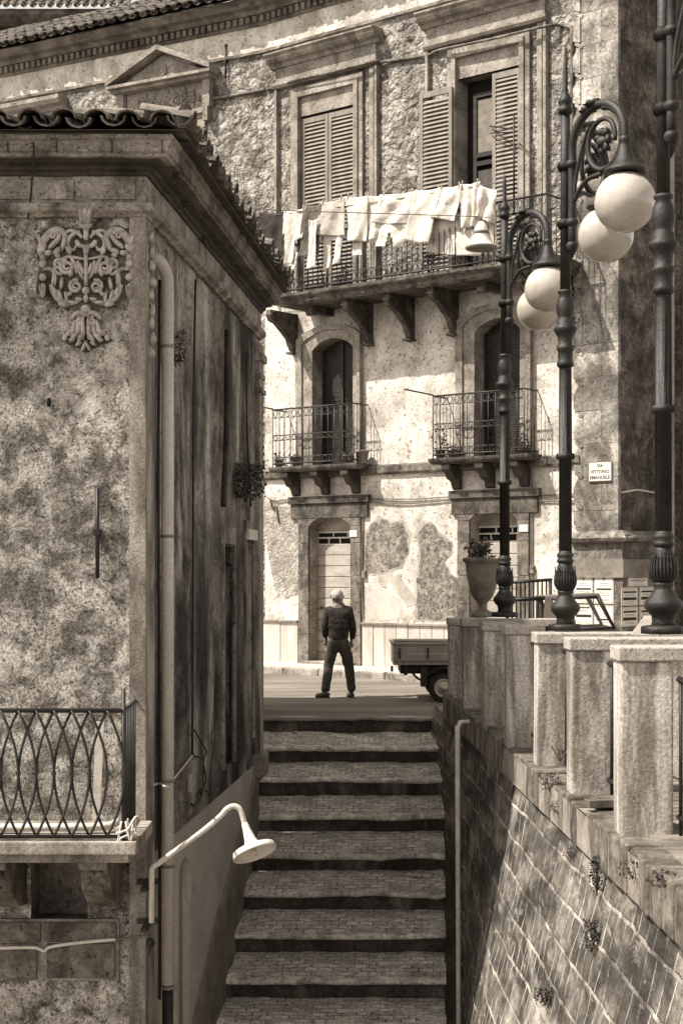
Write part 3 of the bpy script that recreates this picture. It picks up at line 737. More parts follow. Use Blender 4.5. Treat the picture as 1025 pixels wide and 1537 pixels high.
# ---------------- left wing window with pediment
def q2(px, py, d=0): return T2.at(px, py, d)
pl, pr = q2(160, 131, .3), q2(316, 108, .3); ap = q2(225, 72, .3)
zb = (pl[1]+pr[1])/2-.02; pc = T2.s_at(228, .3); ph = .56
m = MB(T2)
def band2(m, pts, th, d0, d1):
    for i in range(len(pts)-1):
        (a, z), (b, w) = pts[i], pts[i+1]; m.prism([(a, z), (b, w), (b, w+th), (a, z+th)], d0, d1)
w2 = (pr[0]-pl[0])/2; cc = (pl[0]+pr[0])/2
m.prism([(cc-w2, zb), (cc+w2, zb), (cc+w2, zb+.06), (cc-w2, zb+.06)], 0, .34)
m.prism([(cc-w2+.05, zb-.07), (cc+w2-.05, zb-.07), (cc+w2-.05, zb), (cc-w2+.05, zb)], 0, .24)
m.prism([(cc-w2, zb+.06), (cc, zb+ph+.06), (cc+w2, zb+.06), (cc+w2, zb+.16), (cc, zb+ph+.16), (cc-w2, zb+.16)], 0, .35)
m.prism([(cc-w2+.12, zb+.06), (cc+w2-.12, zb+.06), (cc, zb+ph)], 0, .12)
pd = m.build('pediment', 'trim', pal)
m = MB(T2); m.lathe([(.10, 0), (.12, .03), (.09, .04), (.075, .02), (.03, .02), (.02, .045)], (cc, .12, zb+.26), 16, axis=(0, 1, 0))
for k in range(6): m.tube([(cc, .14, zb+.26), (cc+.09*math.cos(k*1.047), .145, zb+.26+.09*math.sin(k*1.047))], .012, 5)
m.build('rosette', 'trim', pd)
m = MB(T2); m.box(cc-w2+.32, cc+w2-.32, 0, .03, zb-.62, zb-.072)
for sgn in (-1, 1):
    m.box(cc+sgn*(w2-.22)-.08, cc+sgn*(w2-.22)+.08, 0, .14, zb-.62, zb-.071); m.box(cc+sgn*(w2-.22)-.055, cc+sgn*(w2-.22)+.055, 0, .17, zb-.9, zb-.621)
m.box(cc-w2+.2, cc+w2-.2, 0, .12, zb-.72, zb-.623); m.box(cc-w2+.3, cc+w2-.3, 0, .06, zb-1.0, zb-.724)
m.build('relief_panel', 'trim', pal)
m = MB(T2)
for sgn in (-1, 0, 1):
    for k in range(3 if sgn else 2):
        c0 = cc+sgn*(.28+k*.2)+(0 if sgn else (k-.5)*.12); zz = zb-.36+(.05 if k % 2 else -.03); r = .12 if k == 0 else .09
        m.tube([(c0+r*(1-t/15)*math.cos(t*.8+sgn), .045, zz+r*(1-t/15)*math.sin(t*.8+sgn)) for t in range(14)], [.032*(1-t/18) for t in range(14)], 6)
        m.ball((c0, .05, zz), .04, (1, .6, 1), 8)
        for j in range(4): m.ball((c0+.13*math.cos(j*1.6), .04, zz+.13*math.sin(j*1.6)), .045, (1, .5, 1.3), 8, .6)
m.build('foliage_relief', 'carving' if 0 else 'trim', pal)
m = MB(T2); a0, a1 = xs(T2, 215, 285); 
m.box(a0, a1, .02, .09, 8.6, zb-.80); m.build('window_frieze', 'trim', pal)
m = MB(T2); a0, a1 = xs(T2, -20, 90, d=.25); zt = 9.93
def mould2(m, q0, q1, prof):
    n = len(prof); vs = [(q0, d, z) for d, z in prof]+[(q1, d, z) for d, z in prof]
    m.add(vs, [(i, (i+1) % n, (i+1) % n+n, i+n) for i in range(n)]+[tuple(range(n))[::-1], tuple(range(n, 2*n))])
mould2(m, a0-1, a1, [(0, zt-.27), (.12, zt-.27), (.15, zt-.2), (.26, zt-.16), (.30, zt-.08), (.30, zt), (0, zt+.02)])
mould2(m, a0-.9, a1-.12, [(0, 9.2), (.1, 9.2), (.1, zt-.275), (0, zt-.275)]); mould2(m, a0-1, a1-.06, [(0, 9.08), (.14, 9.08), (.14, 9.19), (0, 9.19)])
m.build('window_hood', 'trim', pal)
# tiny railing visible over the dark roof
m = MB(T2)
for px in (352, 357, 366): 
    a, z = T2.at(px, 290, .3); m.bar((a, .3, z-.4), (a, .3, z+(.5 if px < 360 else .1)), .012)
m.build('roof_aerial', 'iron', pal)

# house standing higher behind the palazzo roof
hb = thing('rear_house', (-9, 47, 8), 'dark eaves of a taller house rising behind the palazzo roof at top left', 'building')
m = MB(); m.box(-14, -6.3, 46, 52, 8, 16.0); m.build('wall', 'dark_stone', hb)
m = MB(); m.sweep([(-14, 46), (-6.3, 46), (-6.3, 52)], [(0, 15.6), (.25, 15.6), (.5, 15.85), (.5, 16.0), (0, 16.0)], rough=.02); m.build('cornice', 'cornice', hb)
m = MB(); tile_field(m, (-14, 45.4, 16.0), (1, 0, 0), (0, .85, .5), 32, 4); m.build('roof', 'tile', hb, recalc=False)

# neighbour closing the right edge, in the palazzo's shade
nx = T5((1.32, 0, 0)); nb = thing('neighbour_house', (nx.x+2, nx.y, STREET), 'shaded house with vertical pipes at the extreme right edge', 'building')
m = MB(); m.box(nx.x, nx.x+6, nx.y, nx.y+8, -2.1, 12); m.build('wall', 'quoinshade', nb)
m = MB(); m.box(nx.x-.02, nx.x+.24, nx.y-.10, nx.y+.0, -2.1, 12); m.build('pilaster_strip', M('shaded_render', .30, .44, 3, 40, .4, .5, stain=[(.12, 2, .6, (1,1,.3), .6)]), nb)
m = MB(); m.tube([(nx.x+.42, nx.y-.1, -2.1), (nx.x+.42, nx.y-.1, 12)], .05, 8); m.tube([(nx.x+.60, nx.y-.08, -2.1), (nx.x+.60, nx.y-.08, 12)], .03, 8); m.build('wall_pipe', 'trimdark', nb)
m = MB(); m.box(nx.x+.75, nx.x+1.8, nx.y-.06, nx.y+.02, -2.1, .4); m.build('door', 'dark', nb)
m = MB(); m.tube([T5((.02, .02, T1.z_at(930, 739))), T5((.5, .04, T1.z_at(940, 735)+.02)), T5((.9, .04, T1.z_at(960, 734))), T5((1.3, .03, T1.z_at(980, 735)))], .016, 6); m.build('cable', 'palecable', pal)
# ================================================================ LEFT HOUSE
hs = thing('corner_house', (-3.2, 15, -6.5), 'mottled plaster corner house with scrolled stucco ornament, tiled eaves and dark streaked side wall', 'building')
c3 = lambda px, py, d=0: T3.at(px, py, d)
c4 = lambda px, py, d=0: T4.at(px, py, d)
BOT = -9.0; TOP = 3.40
rb0 = c4(47, 1290)[0]; rb1 = c4(132, 1290)[0]
rec = [(rb0, c4(0, 1385)[1]), (rb1, c4(0, 1385)[1]), (rb1, -2.15), (rb0, -2.15)]
# front wall, with the opening under the balcony
m = MB(T4); m.holed([(-7, BOT), (H0.x, BOT), (H0.x, TOP), (-7, TOP)], [rec]); fw = m.build('wall', 'house', hs)
m = MB(T4); m.reveal(rec, -.35, 0); m.box(rb0, rb1, -.37, -.35, rec[0][1], -2.15); m.build('opening_reveal', 'housetrim', hs)
# corner strip wrapping the corner
m = MB(); m.sweep([(H0.x-.105, H0.y), (H0.x, H0.y), T3((.34, 0, 0))], [(-.02, BOT), (.025, BOT), (.025, 2.80), (-.02, 2.80)]); m.build('corner_strip', 'cornerstrip', hs)
# side wall with two door openings
da = xs(T3, 334, 350); db = xs(T3, 367, 379)
zdt = c3(342, 820)[1]; zdb = c3(342, 1150)[1]; zet = c3(373, 808)[1]; zeb = c3(373, 1112)[1]
dc = xs(T3, 263, 279); zct = c3(270, 1275)[1]
h1 = rect(da[0], da[1], zdb, zdt); h2 = rect(db[0], db[1], zeb, zet); h3 = arch(dc[0], dc[1], BOT+.5, zct-.10, zct, 8)
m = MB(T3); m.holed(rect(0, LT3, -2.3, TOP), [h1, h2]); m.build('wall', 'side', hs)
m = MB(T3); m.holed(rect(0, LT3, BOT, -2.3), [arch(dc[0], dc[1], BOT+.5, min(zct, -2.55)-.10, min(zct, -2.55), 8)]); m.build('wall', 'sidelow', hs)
for h in (h1, h2):
    m = MB(T3); m.reveal(h, -.28, 0); m.build('opening_reveal', 'side', hs)
m = MB(T3); m.box(da[0], da[1], -.26, -.22, zdb, zdt); m.build('door', 'dark', hs)
m = MB(T3)
for (a, b, z0, z1, o) in ((da[0], da[1], zdb, zdt, .07), (db[0], db[1], zeb, zet, .06)):
    m.box(a-o, a, -.02, .03, z0, z1+.02); m.box(b, b+o*.5, -.02, .03, z0, z1+.02); m.box(a-o, b+o*.5, -.02, .032, z1+.02, z1+.2)
m.build('door_frame', 'housetrim', hs, bevel=.006)
m = MB(T3); m.box(db[0], db[1], -.1, -.05, zeb, zet); m.build('door', M('plain_door', .20, .30, 3, 50, .3, .2, stretch=(1,1,.3)), hs)
m = MB(T3); m.box(db[0]-.05, db[1]+.03, 0, .06, zet-.02, zet+.10); m.build('door_hood', 'whitepaint', hs)
zz = min(zct, -2.55)
m = MB(T3); inn = arch(dc[0], dc[1], BOT+.5, zz-.10, zz, 8); out = arch(dc[0]-.10, dc[1]+.14, BOT+.5, zz+.02, zz+.14, 8); n = len(inn)
vs = [(a, .035, z) for a, z in inn]+[(a, .035, z) for a, z in out]+[(a, -.05, z) for a, z in inn]+[(a, 0, z) for a, z in out]; fs = []
for i in range(1, n): j = (i+1) % n; fs += [(i, j, n+j, n+i), (n+i, n+j, 3*n+j, 3*n+i), (i, 2*n+i, 2*n+j, j)]
m.add(vs, fs); m.build('door_frame', 'pillar' if 0 else 'sidelow', hs)
m = MB(T3); m.box(dc[0], dc[1], -.06, -.03, BOT+.5, zz); m.build('door', M('grey_door', .26, .36, 3, 60, .3, .3, stretch=(1,1,.3)), hs)
# far pilaster with capital
m = MB(T3); m.box(LT3-.34, LT3, -.02, .06, -2.5, 2.72); a = LT3
for z0, z1, o in ((1.62, 1.67, .015), (1.76, 1.80, .02), (2.12, 2.18, .03), (2.3, 2.36, .02), (2.5, 2.6, .04)): m.box(LT3-.34-o, LT3+o*.6, 0, .06+o, z0, z1)
m.build('corner_pilaster', 'cornerstrip', hs, bevel=.01)
# base block of the far pilaster, at the head of the steps
m = MB(T3); m.box(LT3-.5, LT3+.05, -.05, .12, -2.45, -2.18); m.build('pilaster_base', 'skirt', hs, bevel=.03)
# frieze + mouldings + cornice around the corner
P0 = Vector((-7, H0.y)); path = [P0, H0, H1]
m = MB(); m.sweep(path, [(-.05, 2.79), (.035, 2.79), (.05, 2.81), (.085, 2.83), (.095, 2.86), (.085, 2.89), (.05, 2.90), (-.05, 2.90)], rough=.010, step=.08); m.build('roll_moulding', 'housetrim', hs)
m = MB(); m.sweep(path, [(-.05, 2.902), (.03, 2.902), (.03, 3.11), (-.05, 3.11)], rough=.004, step=.08); m.build('frieze', 'frieze', hs)
for (p0, p1) in ((-60, 48), (62, 112), (137, 204)):
    m = MB(T4); a, b = c4(p0, 300, .03)[0], c4(p1, 300, .03)[0]; m.box(a, b, .025, .043, 2.925, 3.085); m.build('frieze_block', 'pillar' if 0 else 'frieze', hs, bevel=.006)
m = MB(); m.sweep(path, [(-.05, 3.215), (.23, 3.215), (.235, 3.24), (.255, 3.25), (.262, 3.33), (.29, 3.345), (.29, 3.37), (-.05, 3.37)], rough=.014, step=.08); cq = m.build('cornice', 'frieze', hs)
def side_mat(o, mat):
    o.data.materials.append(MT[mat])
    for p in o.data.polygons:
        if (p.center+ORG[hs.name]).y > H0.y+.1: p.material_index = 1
side_mat(cq, 'cornice')  # alley side gets a darker stone: its shade is put into the colour
m = MB(); m.sweep(path, [(-.05, 3.112), (.05, 3.112), (.06, 3.14), (.09, 3.15), (.09, 3.18), (.16, 3.19), (.17, 3.213), (-.05, 3.213)], rough=.014, step=.08); m.build('bed_moulding', 'dark_stone', hs)  # near-black stone paints the shade under the cornice
rj = random.Random(4)
for i in range(14):
    x0 = H0.x+.20-i*.40-rj.uniform(0, .1); m = MB(T4); m.box(x0, x0+.006, .24, .270, 3.24, 3.34); m.build('cornice_joint', 'dark_stone', hs)
# roof
SLH = R(11)
m = MB()
O = Vector((-7, H0.y-.40, 3.40)); up = Vector((0, math.cos(SLH), math.sin(SLH)))
hipclip = lambda b: b.x < H0.x+.42-(b.y-(H0.y-.40))*.92+.02
tile_field(m, O, (1, 0, 0), up, int((H0.x+.42+7)/.25)+1, 6, .25, .42, .10, clip=hipclip)
m.build('roof_tile_field', 'tilelight', hs, recalc=False)
m = MB(); n3 = Vector((T3.n.x, T3.n.y, 0)); u3 = Vector((T3.u.x, T3.u.y, 0))
up = (-n3*math.cos(SLH)+Vector((0, 0, math.sin(SLH)))).normalized()
O = Vector((H0.x, H0.y, 3.40))+n3*.42-u3*.42
clip2 = lambda b: b.x > H0.x+.42-(b.y-(H0.y-.40))*.92-.05
tile_field(m, O, u3, up, int((LT3+.6)/.25), 5, .25, .42, .10, clip=clip2, jit=1.6)
m.build('roof_tile_field', 'tile', hs, recalc=False)
m = MB(); q = 3.39; r0 = Vector((H0.x+.36, H0.y-.36, q)); rl = Vector((-7, H0.y-.36, q)); r1 = Vector((H1.x+.34, H1.y+.1, q)); rid = Vector((-3.2, H0.y+3.6, q+.75)); rid2 = Vector((-3.2, H1.y+.1, q+.75)); ridl = Vector((-7, H0.y+3.6, q+.75))
m.add([rl, r0, r1, rid2, rid, ridl], [(0, 1, 4, 5), (1, 2, 3, 4)]); m.build('roof', 'tile', hs)
m = MB()
for i in range(12):
    t = i/12; p = r0.lerp(rid, t)+Vector((0, 0, .10)); dr = (rid-r0).normalized()
    m.tube([p, p+dr*.42], [.10, .08], 8, flat=.7)
m.build('hip_tiles', 'tile', hs)
# soffit boards under the tiles on the side
m = MB(); m.sweep([H0, H1], [(.28, 3.372), (.36, 3.372), (.36, 3.40), (.28, 3.40)]); m.build('eave_board', 'dark_stone', hs)
# unseen rear block, added and sized to shade the street (steps back from the alley)
m = MB(); m.box(-6.5, -1.72, H1.y+.01, 23.5, BOT, 3.35); m.build('unseen_wing_wall', 'sidelow', hs)
m = MB(); m.add([Vector((-6.7, H1.y+.02, 3.36)), Vector((-1.5, H1.y+.02, 3.36)), Vector((-1.5, 23.7, 3.36)), Vector((-6.7, 23.7, 3.36)), Vector((-4, H1.y+.02, 4.3)), Vector((-4, 23.7, 4.3))], [(1, 2, 5, 4), (0, 4, 5, 3), (0, 1, 4), (2, 3, 5)]); m.build('unseen_wing_roof', 'tile', hs)
# left block edge wall hidden west side is closed by the roof; back wall
m = MB(); m.box(-7, H1.x-.02, H1.y-.03, H1.y-.005, BOT, 3.36); m.build('wall', 'sidelow', hs)

# ---- stucco ornament
oc = thing('stucco_ornament', T4((0, 0, 0)), '', '') if 0 else None
K = 1/190.
def o4(px, py): return ((px-CX)*K, (HY-py)*K)
cx0 = 130.5
m = MB(T4)
def ot(pts, r, d=.02, taper=None, mirror=True, flat=.8):
    for sg in ((1, -1) if mirror else (1,)):
        ps = []
        for (x, y) in pts:
            a, z = o4(cx0+sg*(x-cx0), y); ps.append((a, d, z))
        sp = spline(ps, 5); n = len(sp)
        rr = [r*K*(.45+.55*math.sin(math.pi*min(1, (i/(n-1))*.85+.15))) if taper is None else r*K*(taper[0]+(taper[1]-taper[0])*i/(n-1)) for i in range(n)]
        m.tube(sp, rr, 7)
def spiral(x, y, r, r0, turns, start, rad, d=.025, mirror=True):
    pts = []; n = int(turns*10)
    for i in range(n+1):
        t = i/n; w = start+turns*2*math.pi*t; q = r+(r0-r)*t; pts.append((x+q*math.cos(w), y-q*math.sin(w)))
    for sg in ((1, -1) if mirror else (1,)):
        ps = [(o4(cx0+sg*(px-cx0), py)[0], d, o4(0, py)[1]) for px, py in pts]; m.tube(ps, [rad*K*(1-.35*i/len(ps)) for i in range(len(ps))], 6)
def leafb(x, y, rx, ry, ang=0, d=.02, mirror=True, jit=.0):
    for sg in ((1, -1) if mirror else (1,)):
        a, z = o4(cx0+sg*(x-cx0), y); s2 = MB(); s2.ball((0, 0, 0), 1, (rx*K, .028, ry*K), 12, jit)
        R3 = Matrix.Rotation(sg*ang, 3, 'Y'); m.add([tuple(R3 @ v+Vector((a, d, z))) for v in s2.v], s2.f, True)
# central bud with petals, vase, stem, bottom ball
for (x, rx) in ((cx0, 5), (cx0+6, 4)): leafb(x, 327, rx, 13, .15 if x > cx0 else 0, .075, x > cx0)
leafb(cx0, 340, 10, 6, 0, .05, False)
ot([(cx0, 342), (cx0, 362)], 5, .03, (1, .7), False)
ot([(116, 362), (120, 369), (130.5, 372)], 4, .03); ot([(cx0, 370), (cx0, 384)], 7, .03, (1, .4), False)
ot([(cx0, 384), (cx0, 430)], 3.2, .03, (1, 1), False)
leafb(cx0, 437, 6.5, 6, 0, .03, False); leafb(cx0, 449, 4, 7, 0, .03, False); leafb(cx0, 466, 8, 7.5, 0, .045, False)
# upper arms: big leaf scrolls left and right
ot([(125, 358), (117, 350), (106, 347), (98, 352)], 3.5); ot([(122, 348), (112, 352), (104, 360), (104, 372), (112, 376), (115, 370)], 3.5)
ot([(100, 358), (92, 347), (80, 348), (70, 358), (64, 368), (62, 380), (68, 386)], 6.5)
for (x, y, rx, ry, a) in ((90, 358, 4, 12, .5), (98, 364, 4.5, 13, .25), (83, 366, 4, 11, .8), (104, 376, 4, 8, -.4), (66, 374, 5, 9, .5), (74, 381, 5, 6, 1.2), (88, 378, 5, 7, .9), (62, 362, 3.5, 10, -.35)): leafb(x, y, rx, ry, a, .028, True, .5)
spiral(82, 354, 7, 2, 1.2, 0, 3, .035)
# outer chain of husks with drops
for (y, rx, ry) in ((388, 5, 6), (397, 6, 7), (417, 5.5, 6)): leafb(66, y, rx, ry, 0, .03)
leafb(66, 437, 4.6, 11, 0, .03)
for k in (-2.6, 0, 2.6): leafb(66+k, 439, 1.4, 10, k*.08, .05)
ot([(66, 405), (74, 404), (82, 408), (81, 420), (80, 428)], 3.6); ot([(84, 402), (84, 430)], 2.8)
# inner scrolls
spiral(102, 402, 11, 2, 1.6, 2.6, 3.4, .03); spiral(115, 431, 10, 2, 1.7, 1.2, 3.2, .03); spiral(90, 398, 8, 2, 1.3, 1.0, 3, .03)
ot([(92, 392), (104, 386), (118, 388), (130, 390)], 2.8); ot([(118, 392), (120, 408), (127, 420)], 3); ot([(108, 388), (114, 400), (116, 412)], 3.4)
ot([(86, 392), (84, 405), (90, 412), (98, 410)], 3.2)
for (x, y, rx, ry, a) in ((124, 404, 3, 9, -.3), (108, 410, 4, 6, .3), (98, 392, 5, 5, 0), (88, 384, 5, 4, .5), (94, 426, 3, 9, .15)): leafb(x, y, rx, ry, a, .028, True, .5)
ot([(78, 428), (82, 440), (92, 452), (106, 456), (122, 452)], 5)
for (x, y, rx, ry, a) in ((84, 438, 3.5, 9, -.5), (92, 445, 3.5, 10, -.3), (101, 447, 3, 9, -.15), (96, 458, 8, 3.5, .2), (110, 455, 8, 3, .1), (120, 450, 6, 3, 0), (106, 442, 6, 3, -.8)): leafb(x, y, rx, ry, a, .03, True, .4)
# lower bell-shaped leaf cluster
for (x, y, rx, ry, a) in ((126, 492, 4, 18, .0), (119, 490, 4.5, 17, .12), (112, 494, 4, 14, .22), (122, 508, 3.5, 10, .4), (113, 507, 4, 9, .7), (107, 500, 4, 8, .9), (128, 520, 3, 9, .5), (120, 517, 6, 2.5, -.5)): leafb(x, y, rx, ry, a, .035, True, .4)
spiral(121, 486, 5, 1.5, 1.2, 1, 2, .055); spiral(101, 501, 6, 1.5, 1.3, 0, 2.6, .03); leafb(99, 508, 4, 5, .3, .03); leafb(110, 510, 6, 3, -.3, .03)
ot([(108, 480), (116, 472), (124, 471), (130, 476)], 4, .04)
gm = MB(T4); gp = []
go = [(56, 350), (80, 338), (130, 344), (180, 338), (205, 350), (206, 400), (204, 440), (190, 446), (176, 462), (152, 464), (146, 476), (158, 500), (170, 512), (150, 520), (130, 530), (110, 520), (92, 512), (104, 496), (115, 476), (108, 464), (84, 458), (70, 444), (56, 440), (58, 400)]
for i in range(len(go)):
    for k in range(4):
        t = k/4; x0, y0 = go[i]; x1, y1 = go[(i+1) % len(go)]; x = x0+(x1-x0)*t; y = y0+(y1-y0)*t
        gp.append(o4(x+3*noise.noise(Vector((x*.15, y*.15, 2))), y+3*noise.noise(Vector((x*.15, y*.15, 8)))))
gm.prism(gp, -.01, .004); gm.build('ornament_ground', M('recess_dark_ground', .06, .22, 5, 40, .6, .7, stain=[(.03, 4, .55, (1,1,1), .7)]), hs)  # dark patch paints the recess shade behind the relief, along with grime
orn = m.build('stucco_ornament', 'carving', hs)
# strap of little rosettes on the side of the corner strip (below cornice)
m = MB(T3)
for i in range(9):
    z = 2.66-i*.115; m.ball((.12+.03*(i % 2), .04, z), .05, (1.0, .6, 1.1), 8, .8)
m.build('stucco_border', 'carving', hs)
# wall tie on the front, a nail hole
m = MB(T4); a, z = c4(148, 800); m.tube([(a, .045, c4(0, 868)[1]), (a, .045, c4(0, 733)[1])], .017, 6); m.box(a-.03, a+.02, 0, .07, z-.02, z+.03); m.build('wall_tie', 'iron', hs)
m = MB(T4); a, z = c4(74, 604); m.ball((a, -.01, z), .03, (.7, 1, 1.4), 8); m.build('peg_hole', 'dark', hs)
# drainpipe on the side wall
ps = xs(T3, 252, d=.10)[0]
def p3(s, d, z): return T3((s, d, z))
zt = T3.z_at(252, 420, .1)
m = MB(); m.tube(spline([p3(ps-.13, -.03, zt+.16), p3(ps-.09, .05, zt+.13), p3(ps-.02, .095, zt+.03), p3(ps, .10, zt-.12), p3(ps, .10, zt-.3)], 6)+[p3(ps, .10, T3.z_at(252, 1478, .1))], .052, 14)
dp = m.build('drainpipe', 'pipe', hs)
m = MB(); m.tube([p3(ps, .10, T3.z_at(252, 1479, .1)), p3(ps, .10, BOT)], .046, 12); m.build('pipe_shoe', 'iron', dp)
for y in (520, 805, 1172, 1300, 1482):
    m = MB(); z = T3.z_at(252, y, .1); m.lathe([(.056, z-.012), (.058, z-.012), (.058, z+.012), (.056, z+.012)], (p3(ps, .10, 0).x, p3(ps, .10, 0).y, 0), 14); m.build('pipe_collar', 'trimdark', dp)
# thin cables down the corner and the side
def cable3(pts, r=.010, mat='iron', name='cable', d=.03):
    q = []
    for p in pts:
        dd = p[2] if len(p) > 2 else d; a, z = T3.at(p[0], p[1], dd); q.append(T3((a, dd, z)))
    m = MB(); m.tube(spline(q, 6), r, 6); return m.build(name, mat, hs)
cable3([(240, 420), (238, 700), (239, 1000), (240, 1330), (240, 1500)], .014, 'iron')
cable3([(294, 420), (291, 600), (290, 900), (289, 1132)], .012, 'iron')
cable3([(289, 1132), (296, 1136), (306, 1134), (310, 1128), (300, 1110), (292, 1096)], .009, 'iron')
cable3([(306, 1136), (305, 1160), (306, 1180), (309, 1170), (306, 1150)], .008, 'iron')
cable3([(287, 1206), (292, 1210), (302, 1196), (304, 1185), (312, 1188), (318, 1192)], .010, 'iron')
cable3([(304, 1184), (298, 1192), (307, 1180)], .010, 'iron')
cable3([(289, 1134), (275, 1152), (262, 1168), (256, 1180, .16), (247, 1180, .17), (240, 1176, .05), (232, 1178)], .009, 'palecable')
cable3([(371, 530), (371, 640), (377, 760)], .012, 'iron')
cable3([(342, 495), (341, 640), (336, 760)], .03, 'dark_stone')
m = MB(T3); a, z = c3(286, 1172, .01); m.box(a-.05, a+.05, 0, .02, z-.10, z+.06); m.build('inspection_plate', 'sidelow', hs)

# skirting along the steps (sloping plinth)
m = MB(); pts = []
NOS = [(21.6, -1.96)]+[(20.34-.62*i, v) for i, v in enumerate((-2.237, -2.555, -2.913, -3.28, -3.58, -3.908, -4.238, -4.527))]
RB = [-2.178, -2.437, -2.769, -3.104, -3.457, -3.788, -4.109, -4.432]
for i in range(4): NOS.append((15.38-.62*i, -4.85-.32*i)); RB.append(-4.72-.32*i)
RB.append(-6.0)
def sz(Y):
    for i in range(len(NOS)-1):
        if NOS[i+1][0] <= Y <= NOS[i][0]:
            t = (Y-NOS[i][0])/(NOS[i+1][0]-NOS[i][0]); return NOS[i][1]+(NOS[i+1][1]-NOS[i][1])*t
    return NOS[-1][1] if Y < NOS[-1][0] else -1.98
def wallx(Y): return H0.x+(H1.x-H0.x)*(Y-H0.y)/(H1.y-H0.y)
def leftx(Y): return -1.12-(20.34-Y)*.0615
def rightx(Y): return 1.30-(20.34-Y)*.058
def sk(u, v):
    Y = H0.y+.02+(H1.y-.25-H0.y)*u; w = wallx(Y); zb = sz(Y)-.35
    zt = sz(Y)+.62+.35*min(1, max(0, (19-Y)/3))
    tab = [(w-.02, zt+.02), (w+.03, zt), (w+.03, zt-.45), (max(w+.035, leftx(Y)-.02), zb+.42), (max(w+.04, leftx(Y)), zb)]
    q = v*4; i = min(3, int(q)); t = q-i
    x = tab[i][0]*(1-t)+tab[i+1][0]*t; z = tab[i][1]*(1-t)+tab[i+1][1]*t
    return Vector((x+.012*noise.noise(Vector((Y*3, z*3, 0))), Y, z))
m.grid(sk, 60, 12); m.build('skirting', 'skirt', hs)

# ---- balcony on the front
bd = .95; bz = -1.97; br_ = -1.02
bx1 = (186-CX)/(F/(H0.y-bd)); bx0 = -6
m = MB(T4); m.box(bx0, bx1+.10, 0, bd+.05, bz-.10, bz); m.box(bx0, bx1+.04, 0, bd-.03, bz-.17, bz-.102)
bs = m.build('balcony_slab', 'cornerstrip', hs, bevel=.012, label='balcony slab with diamond iron railing on the mottled front wall')
for px in (5, 152):
    a = (px-CX)/(F/(H0.y-.4)); m = MB(T4)
    pl = [(0, bz-.175), (bd-.12, bz-.175), (bd-.12, bz-.24), (bd-.25, bz-.26), (bd-.3, bz-.42), (.30, bz-.62), (0, bz-.66)]
    n = len(pl); vs = [(a-.11, dd, z) for dd, z in pl]+[(a+.11, dd, z) for dd, z in pl]
    m.add(vs, [(i, (i+1) % n, (i+1) % n+n, i+n) for i in range(n)]+[tuple(range(n))[::-1], tuple(range(n, 2*n))])
    for k in range(6): m.ball((a+.06*math.cos(k*1.05), bd-.24, bz-.34+.06*math.sin(k*1.05)), .028, (1.4, .5, .8), 8)
    m.build('corbel', 'corbel', bs, bevel=.01)
m = MB(T4)
zr = -1.385+.0; a0 = -6
for (x0, x1, y0, y1) in ((-60, 63, 1382, 1412), (68, 176, 1382, 1412), (-60, 57, 1414, 1466), (72, 174, 1414, 1466)):
    m = MB(T4); m.box(o4(x0, 0)[0], o4(x1, 0)[0], 0, .05+.008*random.random(), o4(0, y1)[1], o4(0, y0)[1]); m.build('lintel_block', 'corbel', hs, bevel=.008)
m = MB(T4); m.box(o4(-60, 0)[0], o4(180, 0)[0], 0, .036, o4(0, 1470)[1], o4(0, 1378)[1]); m.build('lintel_bed', 'cornerstrip', hs)
m = MB(T4)
kk = F/(H0.y-bd); pitch = 26.6/kk; N = int((bx1+.0-bx0)/pitch)
amp = pitch*.5
zb = bz+.03; zt = br_; H = zt-zb
for i in range(N+2):
    c = bx1-.12-i*pitch
    for sg in (1, -1):
        pts = []
        for k in range(17):
            t = k/16; pts.append((c+sg*pitch*math.sin(math.pi*t)**.9, bd+.008*sg, zb+H*t))
        # bars bow out between the collars: one full wave per bar, crossing its neighbour
        m.tube(pts, .0105, 5)
    m.box(c-.016, c+.016, bd-.015, bd+.015, zb+H*.5-.012, zb+H*.5+.012)
for z in (zt,): m.bar((bx0, bd, z), (bx1, bd, z), .024)
m.bar((bx0, bd, zb), (bx1, bd, zb), .018)
m.bar((bx1, bd, bz), (bx1, bd, zt+.16), .022)
for z in (zt, zb): m.bar((bx1, bd, z), (bx1-.03, .02, z), .02)
for i in range(1, 8): m.bar((bx1-.03*i/8, bd*(1-i/8), zb), (bx1-.03*i/8, bd*(1-i/8), zt), .012)
m.build('balcony_railing', 'rail', bs)
tag((lambda mm: mm.build('plank', 'whitepaint'))((lambda mm: (mm.xf.__class__, mm.prism([o4(152, 1240), (o4(163, 0)[0], o4(0, 1240)[1]), (o4(170, 0)[0], o4(0, 1075)[1]), (o4(158, 0)[0], o4(0, 1075)[1])], .45, .475), mm)[-1])(MB(T4))),
    'narrow white plank leaning upright behind the diamond pattern railing', 'plank')
m = MB(T4); m.tube(spline([(bx0, .60, bz+.05), (-3, .62, bz+.045), (-2.3, .66, bz+.05), (bx1-.2, .62, bz+.05), (bx1-.12, .45, bz+.06)], 6), .03, 8); tag(m.build('rolled_awning', 'whitepaint'), 'long pale roll lying on the floor of the front balcony behind its railing', 'roll')
m = MB(T4)
rr = random.Random(3)
for i in range(14):
    p = [(bx1+rr.uniform(-.06, .10), bd+rr.uniform(-.05, .03), bz+rr.uniform(-.12, .18)) for _ in range(3)]; m.tube(spline(p, 4), .008, 5)
tag(m.build('rope_tangle', 'palecable'), 'tangle of rope knotted at the right corner of the front balcony', 'rope')
